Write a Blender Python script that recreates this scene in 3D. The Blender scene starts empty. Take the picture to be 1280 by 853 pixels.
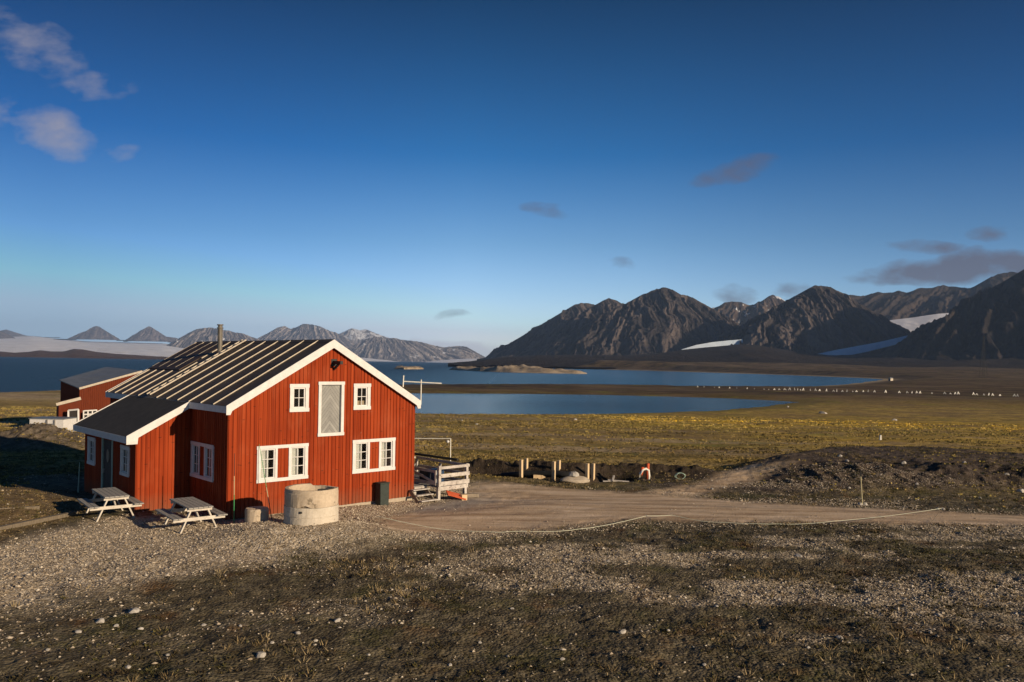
import bpy, math, random
import numpy as np
from mathutils import Vector, Matrix
random.seed(7)
RNG = np.random.default_rng(11)
SC = bpy.context.scene
COL = SC.collection

# ------------------------------------------------------------------ camera model (fitted to the house)
F, ROLL, HZ, CH = 983.2056, .0177, 453.9409, 5.4
CAM = np.array([0, 0, CH])
A0 = np.array([-9.3126, 25.9445, 0.0]); YAW = .7702
EX = np.array([math.cos(YAW), math.sin(YAW), 0]); EY = np.array([-math.sin(YAW), math.cos(YAW), 0])

def ray(px, py):
    X = px - 640; Y = py - HZ; c, s = math.cos(ROLL), math.sin(ROLL)
    return np.array([(X*c + Y*s)/F, 1.0, -(-X*s + Y*c)/F])
def at(px, py, z=0.0):
    d = ray(px, py); return CAM + d*((z - CH)/d[2])
def atd(px, py, D):
    return CAM + ray(px, py)*D
def HW(x, y, z):
    return A0 + EX*x + EY*y + np.array([0, 0, z])
def hc(P):
    d = np.asarray(P) - A0; return np.array([d@EX, d@EY, d[2]])

cd = bpy.data.cameras.new('camera'); co = bpy.data.objects.new('camera', cd); COL.objects.link(co)
co.location = (0, 0, CH)
co.rotation_mode = 'QUATERNION'
co.rotation_quaternion = (Matrix.Rotation(math.radians(90), 3, 'X') @ Matrix.Rotation(ROLL, 3, 'Z')).to_quaternion()
cd.sensor_width = 36; cd.lens = F/1280*36; cd.shift_y = (HZ - 426.5)/1280; cd.clip_start = .1; cd.clip_end = 60000
SC.camera = co

# ------------------------------------------------------------------ numpy noise
def _h(ix, iy, seed):
    n = (ix.astype(np.int64)*374761393 + iy.astype(np.int64)*668265263 + seed*982451653) & 0xFFFFFFFF
    n = ((n ^ (n >> 13))*1274126177) & 0xFFFFFFFF
    return ((n ^ (n >> 16)) & 0xFFFFFF).astype(np.float32)/0xFFFFFF
def vnoise(x, y, seed=0):
    x = np.asarray(x, float); y = np.asarray(y, float)
    ix = np.floor(x); iy = np.floor(y); fx = x-ix; fy = y-iy
    fx = fx*fx*fx*(fx*(fx*6-15)+10); fy = fy*fy*fy*(fy*(fy*6-15)+10)
    a = _h(ix, iy, seed); b = _h(ix+1, iy, seed); c = _h(ix, iy+1, seed); d = _h(ix+1, iy+1, seed)
    return (a*(1-fx)+b*fx)*(1-fy) + (c*(1-fx)+d*fx)*fy
def fbm(x, y, oct=4, seed=0, gain=.5):
    s = 0; a = 1; t = 0
    for o in range(oct):
        s = s + a*vnoise(x*2**o + 17.3*o, y*2**o - 9.1*o, seed+o); t += a; a *= gain
    return s/t
def ridged(x, y, oct=4, seed=0):
    s = 0; a = 1; t = 0
    for o in range(oct):
        s = s + a*(1-np.abs(2*vnoise(x*2**o+5.7*o, y*2**o+3.3*o, seed+o)-1)); t += a; a *= .5
    return s/t
def smooth(a, b, x):
    t = np.clip((x-a)/(b-a), 0, 1); return t*t*(3-2*t)
def sdist(X, Y, poly):
    """signed distance to a closed polygon: positive inside"""
    P = np.asarray(poly, float); d2 = np.full(X.shape, 1e30); ins = np.zeros(X.shape, bool)
    for i in range(len(P)):
        x0, y0 = P[i]; x1, y1 = P[(i+1) % len(P)]
        ex_, ey_ = x1-x0, y1-y0
        t = np.clip(((X-x0)*ex_+(Y-y0)*ey_)/(ex_*ex_+ey_*ey_+1e-12), 0, 1)
        d2 = np.minimum(d2, (X-x0-t*ex_)**2+(Y-y0-t*ey_)**2)
        c = (y0 > Y) != (y1 > Y)
        ins ^= c & (X < (x1-x0)*(Y-y0)/((y1-y0) if y1 != y0 else 1e-12)+x0)
    d = np.sqrt(d2); return np.where(ins, d, -d)
def pxpoly(pts, z):
    return [tuple(at(x, y, z)[:2]) for x, y in pts]

# ------------------------------------------------------------------ mesh builder
class MB:
    def __init__(self): self.v = []; self.f = []
    def add(self, vs, fs):
        n = len(self.v); self.v += [tuple(map(float, p)) for p in vs]; self.f += [tuple(i+n for i in f) for f in fs]; return self
    def box(self, x0, x1, y0, y1, z0, z1, M=None):
        vs = [(x, y, z) for z in (z0, z1) for y in (y0, y1) for x in (x0, x1)]
        if M is not None: vs = [tuple(M @ Vector(p)) for p in vs]
        return self.add(vs, [(0, 2, 3, 1), (4, 5, 7, 6), (0, 1, 5, 4), (2, 6, 7, 3), (0, 4, 6, 2), (1, 3, 7, 5)])
    def bar(self, p, q, w, h, up=(0, 0, 1)):
        p = Vector(p); q = Vector(q); d = (q-p).normalized(); u = Vector(up)
        s = d.cross(u)
        if s.length < 1e-4: s = d.cross(Vector((1, 0, 0)))
        s.normalize(); u = s.cross(d)
        vs = []
        for c in (p, q):
            for a, b in ((-1, -1), (1, -1), (1, 1), (-1, 1)): vs.append(c + s*(a*w/2) + u*(b*h/2))
        return self.add(vs, [(3, 2, 1, 0), (4, 5, 6, 7), (0, 1, 5, 4), (1, 2, 6, 5), (2, 3, 7, 6), (3, 0, 4, 7)])
    def tube(self, pts, r, n=8, cap=True):
        pts = [Vector(p) for p in pts]; rs = r if isinstance(r, (list, tuple)) else [r]*len(pts)
        rings = []
        ref = Vector((0, 0, 1))
        for i, p in enumerate(pts):
            d = (pts[min(i+1, len(pts)-1)]-pts[max(i-1, 0)]).normalized()
            u = ref if abs(d.dot(ref)) < .95 else Vector((1, 0, 0))
            s = d.cross(u).normalized(); t = s.cross(d)
            rings.append([p+(s*math.cos(2*math.pi*k/n)+t*math.sin(2*math.pi*k/n))*rs[i] for k in range(n)])
        vs = [v for rg in rings for v in rg]; fs = []
        for i in range(len(pts)-1):
            for k in range(n):
                fs.append((i*n+k, i*n+(k+1) % n, (i+1)*n+(k+1) % n, (i+1)*n+k))
        if cap: fs += [tuple(range(n-1, -1, -1)), tuple((len(pts)-1)*n+k for k in range(n))]
        return self.add(vs, fs)
    def lathe(self, prof, c=(0, 0, 0), n=48, jit=0.0):
        vs = []; fs = []; m = len(prof)
        for k in range(n):
            a = 2*math.pi*k/n
            for r, z in prof:
                rr = r + random.uniform(-jit, jit)
                vs.append((c[0]+rr*math.cos(a), c[1]+rr*math.sin(a), c[2]+z+random.uniform(-jit, jit)))
        for k in range(n):
            for i in range(m):
                j = (i+1) % m; k2 = (k+1) % n
                fs.append((k*m+i, k2*m+i, k2*m+j, k*m+j))
        return self.add(vs, fs)
    def prism(self, poly, axis, a, b):
        """poly: 2D outline; extruded along axis (0=x,1=y,2=z) from a to b"""
        n = len(poly); vs = []
        for t in (a, b):
            for p, q in poly:
                vs.append({0: (t, p, q), 1: (p, t, q), 2: (p, q, t)}[axis])
        fs = [tuple(range(n)), tuple(range(2*n-1, n-1, -1))]
        for i in range(n): fs.append((i, i+n, (i+1) % n+n, (i+1) % n))
        return self.add(vs, fs)
    def build(self, name, mat, parent=None, smooth_=False, bevel=0.0):
        me = bpy.data.meshes.new(name); me.from_pydata(self.v, [], self.f); me.update()
        import bmesh
        bm = bmesh.new(); bm.from_mesh(me); bmesh.ops.recalc_face_normals(bm, faces=bm.faces)
        if bevel:
            bmesh.ops.bevel(bm, geom=bm.edges[:], offset=bevel, segments=1, affect='EDGES', clamp_overlap=True)
        bm.to_mesh(me); bm.free()
        if smooth_:
            me.polygons.foreach_set('use_smooth', [True]*len(me.polygons))
        if mat: me.materials.append(mat)
        o = bpy.data.objects.new(name, me); COL.objects.link(o)
        if parent: o.parent = parent
        return o
def empty(name, loc=(0, 0, 0), rz=0.0):
    o = bpy.data.objects.new(name, None); COL.objects.link(o); o.location = tuple(map(float, loc)); o.rotation_euler = (0, 0, rz)
    o.empty_display_size = .2
    return o
def tag(o, label=None, cat=None, group=None, kind=None):
    if label: o['label'] = label
    if cat: o['category'] = cat
    if group: o['group'] = group
    if kind: o['kind'] = kind
    return o
def copy_tree(o, parent=None):
    c = o.copy(); COL.objects.link(c); c.parent = parent
    for ch in list(o.children): copy_tree(ch, c)
    return c
def npmesh(name, V, Fq, mat, attrs=None, smooth_=True):
    V = np.asarray(V, np.float32); Fq = np.asarray(Fq, np.int32); k = Fq.shape[1]
    me = bpy.data.meshes.new(name)
    me.vertices.add(len(V)); me.vertices.foreach_set('co', V.ravel())
    me.loops.add(Fq.size); me.loops.foreach_set('vertex_index', Fq.ravel())
    me.polygons.add(len(Fq)); me.polygons.foreach_set('loop_start', np.arange(0, Fq.size, k, dtype=np.int32))
    me.polygons.foreach_set('loop_total', np.full(len(Fq), k, np.int32))
    me.polygons.foreach_set('use_smooth', np.full(len(Fq), smooth_))
    for n_, arr in (attrs or {}).items():
        a = me.attributes.new(n_, 'FLOAT_COLOR', 'POINT'); a.data.foreach_set('color', np.asarray(arr, np.float32).ravel())
    me.update(calc_edges=True); me.validate()
    if mat: me.materials.append(mat)
    o = bpy.data.objects.new(name, me); COL.objects.link(o); return o
def gridfaces(nr, nc, wrap=False):
    i = np.arange(nr-1)[:, None]; j = np.arange(nc if wrap else nc-1)[None, :]
    j2 = (j+1) % nc
    return np.stack([i*nc+j, i*nc+j2, (i+1)*nc+j2, (i+1)*nc+j], -1).reshape(-1, 4)

# ------------------------------------------------------------------ materials
class NT:
    def __init__(self, name):
        self.m = bpy.data.materials.new(name); self.m.use_nodes = True
        self.t = self.m.node_tree; self.t.nodes.clear()
        self.out = self.n('ShaderNodeOutputMaterial')
    def n(self, typ, **kw):
        nd = self.t.nodes.new(typ)
        for k, v in kw.items():
            if k.startswith('_'): setattr(nd, k[1:], v)
            else: nd.inputs[k.replace('__', ' ')].default_value = v
        return nd
    def l(self, a, b): self.t.links.new(a, b)
    def coord(self, sc=(1, 1, 1), kind='Object'):
        tc = self.n('ShaderNodeTexCoord'); mp = self.n('ShaderNodeMapping'); mp.inputs['Scale'].default_value = sc
        self.l(tc.outputs[kind], mp.inputs['Vector']); return mp.outputs[0]
    def noise(self, vec, scale, detail=4, rough=.55):
        nd = self.n('ShaderNodeTexNoise'); nd.inputs['Scale'].default_value = scale; nd.inputs['Detail'].default_value = detail
        nd.inputs['Roughness'].default_value = rough; self.l(vec, nd.inputs['Vector']); return nd.outputs['Fac']
    def ramp(self, fac, stops):
        r = self.n('ShaderNodeValToRGB'); e = r.color_ramp.elements
        while len(e) < len(stops): e.new(.5)
        for el, (p, c) in zip(e, stops):
            el.position = p; el.color = (*c, 1) if not isinstance(c, (int, float)) else (c, c, c, 1)
        self.l(fac, r.inputs[0]); return r.outputs[0]
    def mix(self, fac, a, b, mode='MIX'):
        m = self.n('ShaderNodeMix'); m.data_type = 'RGBA'; m.blend_type = mode
        for s, v in ((m.inputs['Factor'], fac), (m.inputs['A'] if False else m.inputs[6], a), (m.inputs[7], b)):
            if hasattr(v, 'is_linked') or hasattr(v, 'links'): self.l(v, s)
            elif isinstance(v, (int, float)) and s.type == 'VALUE': s.default_value = v
            else: s.default_value = (*v, 1)
        return m.outputs[2]
    def math(self, op, a, b=0.0, clamp=False):
        m = self.n('ShaderNodeMath'); m.operation = op; m.use_clamp = clamp
        for s, v in zip(m.inputs, (a, b)):
            if hasattr(v, 'links'): self.l(v, s)
            else: s.default_value = v
        return m.outputs[0]
    def bsdf(self, color, rough=.8, spec=.3, bump=None, bstr=.3, bdist=.02, metal=0.0):
        b = self.n('ShaderNodeBsdfPrincipled')
        for key, v in (('Base Color', color), ('Roughness', rough), ('Specular IOR Level', spec), ('Metallic', metal)):
            s = b.inputs[key]
            if hasattr(v, 'links'): self.l(v, s)
            elif key == 'Base Color': s.default_value = (*v, 1)
            else: s.default_value = v
        if bump is not None:
            bp = self.n('ShaderNodeBump'); bp.inputs['Strength'].default_value = bstr; bp.inputs['Distance'].default_value = bdist
            self.l(bump, bp.inputs['Height']); self.l(bp.outputs[0], b.inputs['Normal'])
        self.l(b.outputs[0], self.out.inputs['Surface']); return b
def simple(name, c1, c2, scale=6, stretch=(1, 1, 1), rough=.8, spec=.3, bstr=.25, bdist=.01, metal=0.0, speck=None):
    t = NT(name); v = t.coord(stretch); n1 = t.noise(v, scale, 6, .6); n2 = t.noise(v, scale*6, 3)
    f = t.ramp(t.math('ADD', t.math('MULTIPLY', n1, .65), t.math('MULTIPLY', n2, .35)), [(.36, c1), (.64, c2)])
    if speck:
        s = t.noise(t.coord((1, 1, 1)), speck[1], 4, .65)
        f = t.mix(t.ramp(s, [(speck[2], 0.), (min(speck[2]+.06, 1), 1.)]), f, speck[0])
    t.bsdf(f, rough, spec, n2, bstr, bdist, metal); return t.m

def red_paint(name):
    t = NT(name); v = t.coord((1, 1, 1))
    sep = t.n('ShaderNodeSeparateXYZ'); t.l(v, sep.inputs[0])
    # every board its own tint; long vertical streaks; a few worn pale flecks
    xy = t.math('ADD', sep.outputs[0], sep.outputs[1])
    bid = t.math('FLOOR', t.math('DIVIDE', xy, .075))
    wn = t.n('ShaderNodeTexWhiteNoise'); wn.noise_dimensions = '1D'; t.l(bid, wn.inputs['W'])
    st = t.noise(t.coord((9, 9, .35)), 2.2, 5, .6)
    big = t.noise(v, .55, 3)
    k = t.math('ADD', t.math('ADD', t.math('MULTIPLY', wn.outputs[0], .34), t.math('MULTIPLY', st, .44)), t.math('MULTIPLY', big, .3))
    c = t.ramp(k, [(.2, (.14, .019, .006)), (.50, (.235, .034, .009)), (.85, (.34, .058, .016))])
    fl = t.noise(t.coord((5, 5, 1.6)), 2.6, 6, .68)
    c = t.mix(t.ramp(fl, [(.685, 0.), (.72, .75)]), c, (.42, .25, .18))
    gl = t.noise(t.coord((1, 1, .5)), 3.0, 4, .6)
    sz = t.ramp(sep.outputs[2], [(.0, 1.), (.7, 0.)])
    c = t.mix(t.math('MULTIPLY', t.math('MULTIPLY', sz, gl), .95), c, (.17, .10, .06))
    wj = t.n('ShaderNodeTexWhiteNoise'); wj.noise_dimensions = '1D'; t.l(t.math('ADD', bid, 71.3), wj.inputs['W'])
    jd = t.math('ABSOLUTE', t.math('SUBTRACT', sep.outputs[2], t.math('MULTIPLY', wj.outputs[0], 7.0)))
    c = t.mix(t.ramp(jd, [(.010, .75), (.014, 0.)]), c, (.03, .012, .008))
    fade = t.ramp(t.noise(t.coord((1.2, 1.2, .5)), 1.1, 5, .6), [(.52, 0.), (.70, .35)])
    c = t.mix(fade, c, (.36, .10, .045))
    t.bsdf(c, .82, .08, st, .2, .005); return t.m
M = {}
M['red'] = red_paint('red_paint')
M['white'] = simple('white_paint', (.52, .51, .49), (.64, .63, .61), 5, rough=.6, speck=((.45, .40, .34), 14, .68))
M['roofmetal'] = simple('roof_felt', (.060, .046, .034), (.105, .080, .057), 1.6, (1, 1, 1), rough=.62, spec=.3, speck=((.10, .055, .022), 1.5, .60))
M['felt'] = simple('dark_felt', (.050, .046, .041), (.074, .068, .060), 3, rough=.85, spec=.15)
M['batten'] = simple('pale_batten', (.36, .31, .24), (.52, .46, .37), 4, rough=.7)
M['greywood'] = simple('grey_wood', (.17, .16, .15), (.31, .295, .275), 3, (1, 8, 1), rough=.8)
M['table'] = simple('weathered_table_wood', (.40, .36, .30), (.60, .55, .47), 4, (6, 1, 1), rough=.8)
M['palewood'] = simple('pale_new_wood', (.50, .36, .20), (.66, .50, .31), 4, (6, 6, 1), rough=.75)
M['oldwood'] = simple('old_white_wood', (.30, .275, .245), (.54, .50, .45), 4, rough=.8, speck=((.16, .13, .10), 9, .60))
M['driftwood'] = simple('drift_wood', (.17, .14, .10), (.30, .25, .19), 4, (1, 6, 1), rough=.9)
M['edging'] = simple('edging_timber', (.10, .08, .055), (.20, .165, .12), 4, (1, 6, 1), rough=.9)
M['concrete'] = simple('concrete', (.35, .28, .20), (.52, .43, .32), 2.2, rough=.9, speck=((.21, .17, .12), 3.5, .62), bstr=.35)
M['concrete2'] = simple('pale_concrete', (.42, .37, .29), (.56, .50, .41), 2.6, rough=.9, speck=((.24, .20, .15), 3.2, .64), bstr=.35)
M['plinth'] = simple('plinth_concrete', (.30, .25, .19), (.42, .36, .28), 3, rough=.9)
M['black'] = simple('black_steel', (.012, .012, .012), (.03, .03, .028), 5, rough=.6)
M['steel'] = simple('galvanised_steel', (.30, .28, .25), (.46, .43, .38), 7, (1, 1, 1), rough=.42, metal=.7, spec=.5, speck=((.2, .1, .05), 5, .64))
M['green'] = simple('green_plastic', (.03, .20, .07), (.05, .30, .10), 5, rough=.5)
M['palegreen'] = simple('pale_green_trim', (.24, .34, .27), (.34, .44, .36), 5, rough=.6)
M['binrock'] = simple('dark_green_bin', (.018, .026, .022), (.034, .046, .038), 6, rough=.6)
M['bamboo'] = simple('bamboo', (.34, .30, .16), (.52, .46, .28), 5, (1, 1, .3), rough=.6)
M['orange'] = simple('orange_board', (.46, .075, .025), (.60, .12, .045), 3, rough=.6)
M['rope'] = simple('pale_rope', (.46, .48, .36), (.60, .60, .48), 12, rough=.8)
M['doorwood'] = simple('dark_door', (.035, .028, .026), (.06, .05, .045), 4, (8, 8, 1), rough=.7)
M['curtain'] = simple('curtain', (.66, .63, .57), (.82, .79, .73), 5, (6, 6, .5), rough=.9)
M['beige'] = simple('window_blind', (.45, .34, .22), (.58, .45, .30), 4, rough=.9)
M['shedroof'] = simple('shed_roof_steel', (.10, .115, .13), (.16, .175, .19), 1.2, rough=.5, spec=.4)
M['stone'] = simple('pale_stone', (.27, .25, .22), (.46, .43, .38), 6, rough=.9, bstr=.5)
M['whitepost'] = simple('whitewashed_wood', (.62, .60, .52), (.80, .78, .70), 4, rough=.8)
M['tarp'] = simple('dark_tarp', (.015, .017, .022), (.04, .045, .055), 3, rough=.5)
M['bluedrum'] = simple('blue_drum', (.02, .045, .09), (.03, .06, .12), 3, rough=.5)
def glass_mat():
    t = NT('window_glass')
    tr = t.n('ShaderNodeBsdfTransparent'); tr.inputs[0].default_value = (.88, .90, .90, 1)
    gl = t.n('ShaderNodeBsdfGlossy'); gl.inputs['Roughness'].default_value = .03
    fr = t.n('ShaderNodeFresnel'); fr.inputs[0].default_value = 1.5
    mx = t.n('ShaderNodeMixShader'); t.l(t.math('ADD', fr.outputs[0], .03), mx.inputs[0]); t.l(tr.outputs[0], mx.inputs[1]); t.l(gl.outputs[0], mx.inputs[2])
    t.l(mx.outputs[0], t.out.inputs[0]); return t.m
M['glass'] = glass_mat()
M['shedred'] = simple('shed_red_boards', (.085, .020, .010), (.15, .034, .015), 3, (8, 8, .5), rough=.85, spec=.08)
def hatch_mat():      # grey boards laid in a herringbone of chevrons
    t = NT('herringbone_door'); v = t.coord((1, 1, 1)); sep = t.n('ShaderNodeSeparateXYZ'); t.l(v, sep.inputs[0])
    ax = t.math('ABSOLUTE', t.math('SUBTRACT', sep.outputs[0], 3.83))
    k = t.math('ADD', sep.outputs[2], t.math('MULTIPLY', ax, 1.25))
    fr = t.math('FRACT', t.math('DIVIDE', k, .16))
    groove = t.ramp(fr, [(.0, 0.), (.13, 1.)])
    wn = t.n('ShaderNodeTexWhiteNoise'); wn.noise_dimensions = '1D'; t.l(t.math('FLOOR', t.math('DIVIDE', k, .16)), wn.inputs['W'])
    nz = t.noise(v, 4, 5)
    c = t.ramp(t.math('ADD', t.math('MULTIPLY', wn.outputs[0], .4), t.math('MULTIPLY', nz, .7)), [(.25, (.19, .19, .18)), (.8, (.30, .30, .28))])
    c = t.mix(groove, (.07, .07, .07), c)
    t.bsdf(c, .8, .2, groove, .4, .006); return t.m
M['hatch'] = hatch_mat()

# ------------------------------------------------------------------ terrain
SEA = -9.0
lagoon = pxpoly([(380, 519), (500, 518.5), (560, 519.5), (650, 519), (740, 518), (830, 516), (900, 513.5), (950, 509), (985, 505), (1000, 503.3),
                 (975, 501.2), (930, 499), (860, 496.5), (760, 494), (660, 492.6), (560, 492), (480, 491.6), (380, 491.5)], SEA)
nl = np.array([0, 0])
fjord = pxpoly([(-900, 478), (-300, 488), (0, 491), (40, 489.5), (78, 488), (130, 487), (300, 484), (420, 482.4), (500, 481.3), (620, 481), (700, 481.4), (770, 482),
                (860, 483.6), (940, 484), (1010, 483.6), (1055, 480.8), (1095, 477), (1111, 475.6), (1108, 474.4), (1080, 472.8), (1000, 469.6), (900, 466.3), (800, 463.2), (745, 461.9), (690, 460.9)], SEA)
fjord += [(300, 5200), (-1500, 9000), (-16000, 9000), (-16000, 2500)]
ZP = np.array([[-400, .3], [0, .2], [24, .12], [30, 0.0], [33, -.12], [42, -.2], [60, -1.2], [82, -2.4], [150, -5.4], [215, -8.2], [330, -8.2], [600, -7.6], [1200, -4], [3000, 14], [5200, 60]])
berm_c = [at(x, y, 0)[:2] for x, y in ((905, 604), (980, 598), (1060, 597), (1150, 598), (1240, 600), (1330, 604), (1480, 606))]
def polyline_dist(X, Y, pts):
    d = np.full(X.shape, 1e9)
    for (x0, y0), (x1, y1) in zip(pts[:-1], pts[1:]):
        ex_, ey_ = x1-x0, y1-y0
        t = np.clip(((X-x0)*ex_+(Y-y0)*ey_)/(ex_*ex_+ey_*ey_), 0, 1)
        d = np.minimum(d, np.hypot(X-x0-t*ex_, Y-y0-t*ey_))
    return d
trench_c = [at(x, y, -.2)[:2] for x, y in ((600, 588), (660, 592), (720, 598), (780, 597), (830, 598), (880, 600))]
heap_c = atd(34, 533, 51)
def mask(sd, w): return np.clip(.5 + sd/w, 0, 1)
P_apron = pxpoly([(-260, 800), (-60, 778), (0, 770), (120, 742), (230, 718), (330, 706), (430, 694), (520, 684), (600, 676), (650, 668), (640, 640), (600, 600), (500, 600), (400, 640), (285, 652), (165, 645), (100, 660), (30, 678), (-60, 700), (-260, 740)], 0)
P_road = pxpoly([(470, 652), (520, 632), (575, 618), (592, 600), (640, 601), (700, 606), (770, 611), (830, 614), (880, 619), (980, 628), (1080, 634), (1180, 639), (1280, 644), (1500, 656), (2400, 690),
                 (2400, 720), (1500, 672), (1280, 660), (1050, 655.5), (900, 655), (800, 652), (740, 658), (690, 664), (620, 671), (540, 673), (470, 676)], 0)
P_grey = pxpoly([(495, 634), (520, 624), (560, 617), (596, 617), (612, 624), (590, 636), (540, 643), (500, 646)], -.1)
road_c = [at(x, y, 0)[:2] for x, y in ((380, 690), (470, 664), (560, 648), (650, 636), (760, 632), (900, 637), (1050, 644), (1280, 652), (1500, 664), (1900, 684))]
P_track = pxpoly([(790, 613), (850, 607), (900, 592), (935, 583), (958, 583), (940, 590), (985, 586), (950, 594), (905, 606), (870, 617), (830, 616)], 0)
P_dirt = pxpoly([(820, 607), (880, 594), (920, 580), (990, 563), (1050, 557), (1160, 556), (1230, 566), (1300, 575), (1480, 585), (1480, 614), (1280, 612), (1100, 611), (960, 614), (870, 612)], -.1)
P_bank = pxpoly([(-300, 640), (-100, 600), (0, 600), (60, 612), (95, 628), (110, 645), (60, 662), (0, 684), (-100, 712), (-300, 760)], 0)
def ruts(X, Y):
    d = polyline_dist(X, Y, road_c)+(fbm(X*.2, Y*.2, 3, 201)-.5)*1.2
    w = fbm(X*.6, Y*.6, 4, 203)
    return (np.exp(-((d-.75)/.20)**2)+.6*np.exp(-((d-2.1)/.16)**2))*smooth(.30, .60, w)
def zone_noise(X, Y):
    return fbm(X*.22+3, Y*.22, 4, 5), fbm(X*.9, Y*.9, 4, 21)
def height(X, Y):
    R = np.hypot(X, Y)
    z = np.interp(Y, ZP[:, 0], ZP[:, 1])
    z = z + smooth(60, 400, R)*(fbm(X/90, Y/60, 4, 3)-.5)*1.0
    z = z + smooth(40, 90, Y)*(fbm(X/14, Y/10, 4, 8)-.5)*.7*(1-smooth(300, 900, Y))
    z = z + smooth(700, 2500, Y)*(fbm(X/420, Y/300, 5, 13)-.42)*26
    # gentle lumps of the near ground
    near = 1-smooth(55, 120, R)
    r_ = mask(sdist(X, Y, P_road), 2.0)
    rough = 1-.85*r_
    z = z + near*rough*((fbm(X*.35, Y*.35, 4, 31)-.5)*.22*smooth(12, 60, R)**0 + (fbm(X*2.2, Y*2.2, 4, 37)-.5)*.085 + (fbm(X*9, Y*9, 2, 77)-.5)*.035)
    z = z + near*.28*smooth(0, 2.5, sdist(X, Y, P_bank))
    # keep it level round the house
    H0 = hc(np.zeros(3)); 
    hx = (X-A0[0])*EX[0]+(Y-A0[1])*EX[1]; hy = (X-A0[0])*EY[0]+(Y-A0[1])*EY[1]
    dd = np.maximum(np.maximum(-2.4-hx, hx-10.5), np.maximum(-1.6-hy, hy-14))
    lev = 1-smooth(0, 3.0, dd)
    zl = np.interp(hx, [-6, 0, 4.2, 7.7, 12], [.1, .06, .0, -.14, -.16]) + (fbm(X*2.2, Y*2.2, 4, 37)-.5)*.07
    z = z*(1-lev)+zl*lev
    z = z + .36*np.exp(-(((X+6.3)/2.8)**2+((Y-23.6)/1.7)**2)**2)
    # dirt bank and spoil on the right, trench behind the road
    d = polyline_dist(X, Y, berm_c)
    n = fbm(X*.45, Y*.45, 5, 41); n2 = ridged(X*1.3, Y*1.3, 4, 43)
    z = z + np.exp(-(d/2.4)**2)*(.40+.60*n)*.80*smooth(12, 16.5, X) + np.exp(-(d/3.0)**2)*(n2-.5)*.32*smooth(11, 15, X)
    sdd = sdist(X, Y, P_dirt)
    z = z + smooth(-1, 3.5, sdd)*smooth(38, 46, Y)*(1.1+.5*n)*.75
    d = polyline_dist(X, Y, trench_c)
    z = z - np.exp(-(d/.9)**2)*(.75+.3*n)*smooth(6.6, 5.0, X)
    z = z + np.exp(-((polyline_dist(X, Y, [(p[0], p[1]+2.3) for p in trench_c]))/.9)**2)*(.15+.75*n2)*.55
    # heap of gravel beyond the annex
    hr = np.hypot((X-heap_c[0])/1.05, Y-heap_c[1]-1)/4.4
    z = z + np.clip(1-hr, 0, 1)**.85*(1.5+.8*(n2-.5)+.5*(n-.5))
    # water
    wob = (fbm(X/9, Y/9, 4, 51)-.5)*(2+R*.008)*(1-smooth(350, 800, R)) + (fbm(X/160, Y/160, 3, 53)-.5)*26*smooth(500, 1100, R)
    sds = [(sdist(X, Y, p_)+wob, sl, dp) for p_, sl, dp in ((lagoon, .05, .045), (fjord, .03, .03))]
    dry = np.maximum(sds[0][0], sds[1][0])
    z = np.where(dry < 0, np.maximum(z, SEA+.06+np.minimum(-dry*.012, .5)), z)
    for sd, sl, dp in sds:
        w = SEA + np.where(sd < 0, .06-sd*sl+(sd/50)**2*2.5, -np.minimum(sd*dp+.05, 4))
        z = np.where(sd > -160, np.minimum(z, w), z)
    # rocky point and islets are separate
    return z
def ground_z(x, y):
    return float(height(np.array([float(x)]), np.array([float(y)]))[0])

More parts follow.
